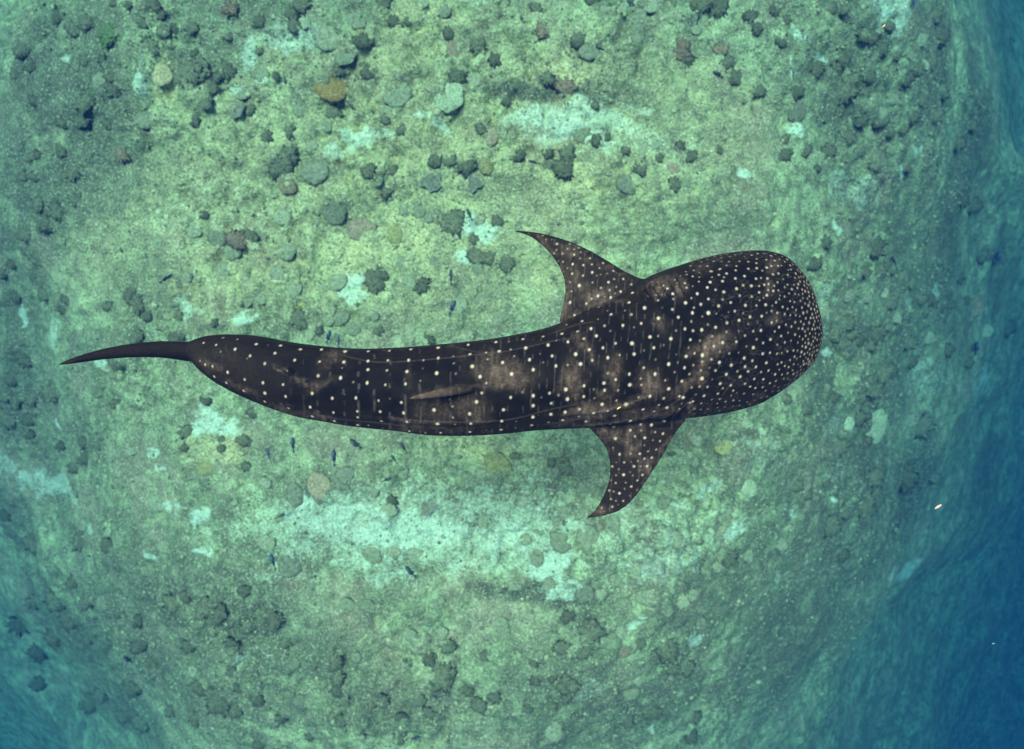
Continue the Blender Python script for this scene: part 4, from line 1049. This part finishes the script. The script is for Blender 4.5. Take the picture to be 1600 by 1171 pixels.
# ------------------------------------------------------------------ reef fish
def fish_mesh(name, slim):
    nu, nv = 16, 10
    V = np.zeros((nu, nv, 3))
    prof_h = [0.02, .10, .16, .20, .225, .235, .23, .215, .19, .165, .135, .10, .075, .055, .045, .04]
    prof_w = [0.015, .05, .075, .09, .095, .095, .09, .08, .07, .055, .045, .035, .025, .018, .014, .01]
    for i in range(nu):
        x = 0.5 - 0.80 * i / (nu - 1)
        for j in range(nv):
            a = 2 * math.pi * j / nv
            V[i, j] = (x, prof_w[i] * math.cos(a) * slim, prof_h[i] * math.sin(a) * 0.9)
    v, f = grid_mesh('fish', V.reshape(-1, 3), nu, nv, True, True, True)
    bm = bmesh.new()
    vv = [bm.verts.new(p) for p in v]
    for q in f: bm.faces.new([vv[k] for k in q])

    def fin(outline, th):
        top = [bm.verts.new((x, th, z)) for x, z in outline]
        bot = [bm.verts.new((x, -th, z)) for x, z in outline]
        bm.faces.new(top); bm.faces.new(bot[::-1])
        for k in range(len(outline)):
            l = (k + 1) % len(outline)
            bm.faces.new((top[l], top[k], bot[k], bot[l]))
    fin([(-0.24, 0.03), (-0.36, 0.12), (-0.52, 0.21), (-0.43, 0.0), (-0.52, -0.21), (-0.36, -0.12), (-0.24, -0.03)], 0.009)
    fin([(0.22, 0.17), (0.05, 0.31), (-0.14, 0.24), (-0.22, 0.06), (0.0, 0.12)], 0.008)
    fin([(0.05, -0.17), (-0.08, -0.29), (-0.20, -0.20), (-0.22, -0.05), (0.0, -0.12)], 0.008)
    for s in (1, -1):
        base = [(0.20, s * 0.07 * slim, -0.04), (0.14, s * 0.08 * slim, -0.07), (0.02, s * 0.22, -0.10), (0.08, s * 0.19, -0.05)]
        q = [bm.verts.new(p) for p in base]; q2 = [bm.verts.new((p[0], p[1], p[2] - 0.012)) for p in base]
        bm.faces.new(q); bm.faces.new(q2[::-1])
        for k in range(4): bm.faces.new((q[(k + 1) % 4], q[k], q2[k], q2[(k + 1) % 4]))
    bmesh.ops.recalc_face_normals(bm, faces=bm.faces)
    me_ = bpy.data.meshes.new(name); bm.to_mesh(me_); bm.free()
    for p in me_.polygons: p.use_smooth = True
    return me_


def fish_mat(name, c1, c2):
    m, nt, bs, out = new_mat(name)
    tc = N(nt, 'ShaderNodeTexCoord')
    nt.links.new(mixc(nt, ramp(nt, noise(nt, tc.outputs['Object'], 6, 3), [(0.4, 0.0), (0.6, 1.0)]), c1, c2), bs.inputs['Base Color'])
    bs.inputs['Roughness'].default_value = 0.5
    return m


M_BLUE = fish_mat('fish_blue', (0.020, 0.034, 0.044), (0.032, 0.050, 0.060))
M_DARK = fish_mat('fish_dark', (0.016, 0.022, 0.018), (0.03, 0.038, 0.03))
M_YEL = fish_mat('fish_yellow', (0.30, 0.28, 0.03), (0.42, 0.36, 0.05))
M_PALE = fish_mat('fish_silver', (0.22, 0.27, 0.24), (0.34, 0.38, 0.33))
FISH = fish_mesh('reef_fish', 1.0)
SLIM = fish_mesh('reef_fish_slim', 0.75)
# x, y, length px, heading (deg in the picture, 0 = right, 90 = up), height over the bed, colour, label
FISHES = [(445,123,16,-80,.3,'d','slim dark fish pointing down, left of the orange coral'),(546,164,17,-45,.4,'d','dark fish just right and below the orange coral'),
 (1092,29,17,70,.6,'d','dark fish near the top edge above the shark head'),(940,77,18,150,.4,'d','dark fish near the top, above the yellow crusted ridge'),(1122,117,16,150,.4,'d','dark fish high above the shark head'),
 (835,254,16,165,.3,'d','dark fish above the upper pectoral fin tip'),(734,336,17,115,.4,'d','slim dark fish over the sand pocket above the dorsal fin'),(705,434,22,92,.5,'s','thin upright dark green fish above the dorsal fin'),
 (707,481,20,70,.8,'b','blue fish just above the shark back, over the dorsal fin'),(513,527,18,75,.9,'b','left one of two dark fish touching the upper edge of the tail stalk'),(529,536,16,92,.9,'b','right one of two dark fish touching the upper edge of the tail stalk'),
 (469,478,12,30,.4,'y','small yellow fish above the rear body'),(458,696,20,95,.6,'b','dark upright fish just below the rear body, leftmost there'),(522,716,22,92,.8,'b','dark blue fish with spread fins below the rear body'),
 (556,694,20,140,.6,'d','dark fish tilted left just below the rear body'),(631,700,16,120,.5,'d','small slim fish under the shark belly edge'),(616,718,14,125,.4,'d','small grey fish below the belly, lower one of two'),
 (604,750,15,20,.4,'d','green grey fish pointing right, below the shark belly'),(427,879,22,105,.9,'b','blue fish at the left end of the pale sand band'),(437,807,15,25,.3,'d','grey fish above the left end of the sand band'),
 (642,894,20,135,.5,'d','dark fish just under the pale sand band'),(259,436,20,38,.4,'s','slim grey fish above the shark tail'),(1558,404,18,75,.6,'b','dark blue fish by the right edge, level with the snout'),
 (1525,545,18,80,.6,'b','teal blue fish by the right edge, lower of two'),(682,1091,14,150,.4,'d','small dark fish below the largest round dark coral'),(650,1153,12,10,.4,'b','small dark blue fish at the bottom edge below the dorsal fin'),
 (200,1031,14,145,.4,'d','small dark fish in the lower left'),(1428,6,14,80,.5,'b','dark blue fish at the top edge toward the right'),(420,713,20,110,.5,'b','blue grey fish below the tail stalk'),(1397,408,14,110,.5,'d','small dark fish ahead of the snout'),
 (660,30,10,40,.3,'p','small silver fish near the top edge')]
fh = cast([f[0] for f in FISHES], [f[1] for f in FISHES])
for (x, y, ln, hd, hz, cc, lab), w in zip(FISHES, fh):
    z = w[2] + hz
    p = px_at(x, y, z)
    o = bpy.data.objects.new('reef_fish', None)
    src = SLIM if cc == 's' else FISH
    mt = {'b': M_BLUE, 'd': M_DARK, 's': M_DARK, 'y': M_YEL, 'p': M_PALE}[cc]
    key = (src.name, mt.name)
    if key not in by_mat:
        c = src.copy(); c.materials.clear(); c.materials.append(mt); by_mat[key] = c
    bpy.data.objects.remove(o)
    o = bpy.data.objects.new('reef_fish', by_mat[key])
    C.objects.link(o)
    s = ln * 1.25 * SHARK_PX * (CAM_H - z) / CAM_H
    o.scale = (s, s * 1.2, s)
    o.location = p
    o.rotation_euler = (random.uniform(-.5, .5), random.uniform(-.15, .15), math.radians(hd))
    tag(o, lab, 'fish', 'small reef fish over the seabed')

# ------------------------------------------------------------------ drifting scraps in the water
def scrap_mesh():
    n, m_ = 10, 6
    V = np.zeros((n, m_, 3))
    for i in range(n):
        s = i / (n - 1)
        wd = 0.16 * math.sin(math.pi * (0.08 + 0.84 * s)) ** 0.7
        for j in range(m_):
            a = 2 * math.pi * j / m_
            V[i, j] = (s - 0.5, wd * math.cos(a) + 0.05 * math.sin(3 * s), 0.05 * math.sin(a) + 0.12 * math.sin(math.pi * s))
    v, f = grid_mesh('scrap', V.reshape(-1, 3), n, m_, True, True, True)
    return mesh_from('leaf_scrap', v, f)


SCRAP = scrap_mesh()


def scrap_mat(name, c):
    m, nt, bs, out = new_mat(name)
    tc = N(nt, 'ShaderNodeTexCoord')
    nt.links.new(mixc(nt, noise(nt, tc.outputs['Object'], 4, 3), tuple(v * .7 for v in c), c), bs.inputs['Base Color'])
    return m


for x, y, z, ln, hd, c, lab in [(1466,792,-1.6,13,28,(0.80,0.36,0.22),'pinkish orange leaf scrap drifting over the deep blue slope'),(1381,41,-1.2,7,42,(0.85,0.42,0.15),'tiny orange scrap drifting near the top right'),
                                (768,1105,-3.0,5,0,(0.75,0.50,0.20),'tiny tan scrap drifting near the bottom edge'),(967,638,0.34,7,30,(0.85,0.42,0.10),'tiny orange scrap on the shark flank above the lower pectoral fin'),
                                (1552,1006,-2.0,5,10,(0.30,0.32,0.32),'tiny white speck drifting in the dark blue corner')]:
    me_ = SCRAP.copy(); me_.materials.clear(); me_.materials.append(scrap_mat('scrap', c))
    if z > 0:
        _, kk, _ = kd.find((x, y, 0)); z = float(co[kk][2]) + 0.012
    o = bpy.data.objects.new('drifting_scrap', me_); C.objects.link(o)
    s = ln * SHARK_PX * (CAM_H - z) / CAM_H
    o.scale = (s, s, s * 0.6); o.location = px_at(x, y, z); o.rotation_euler = (0.2, 0.1, math.radians(hd))
    tag(o, lab, 'debris', 'scraps drifting in the water')
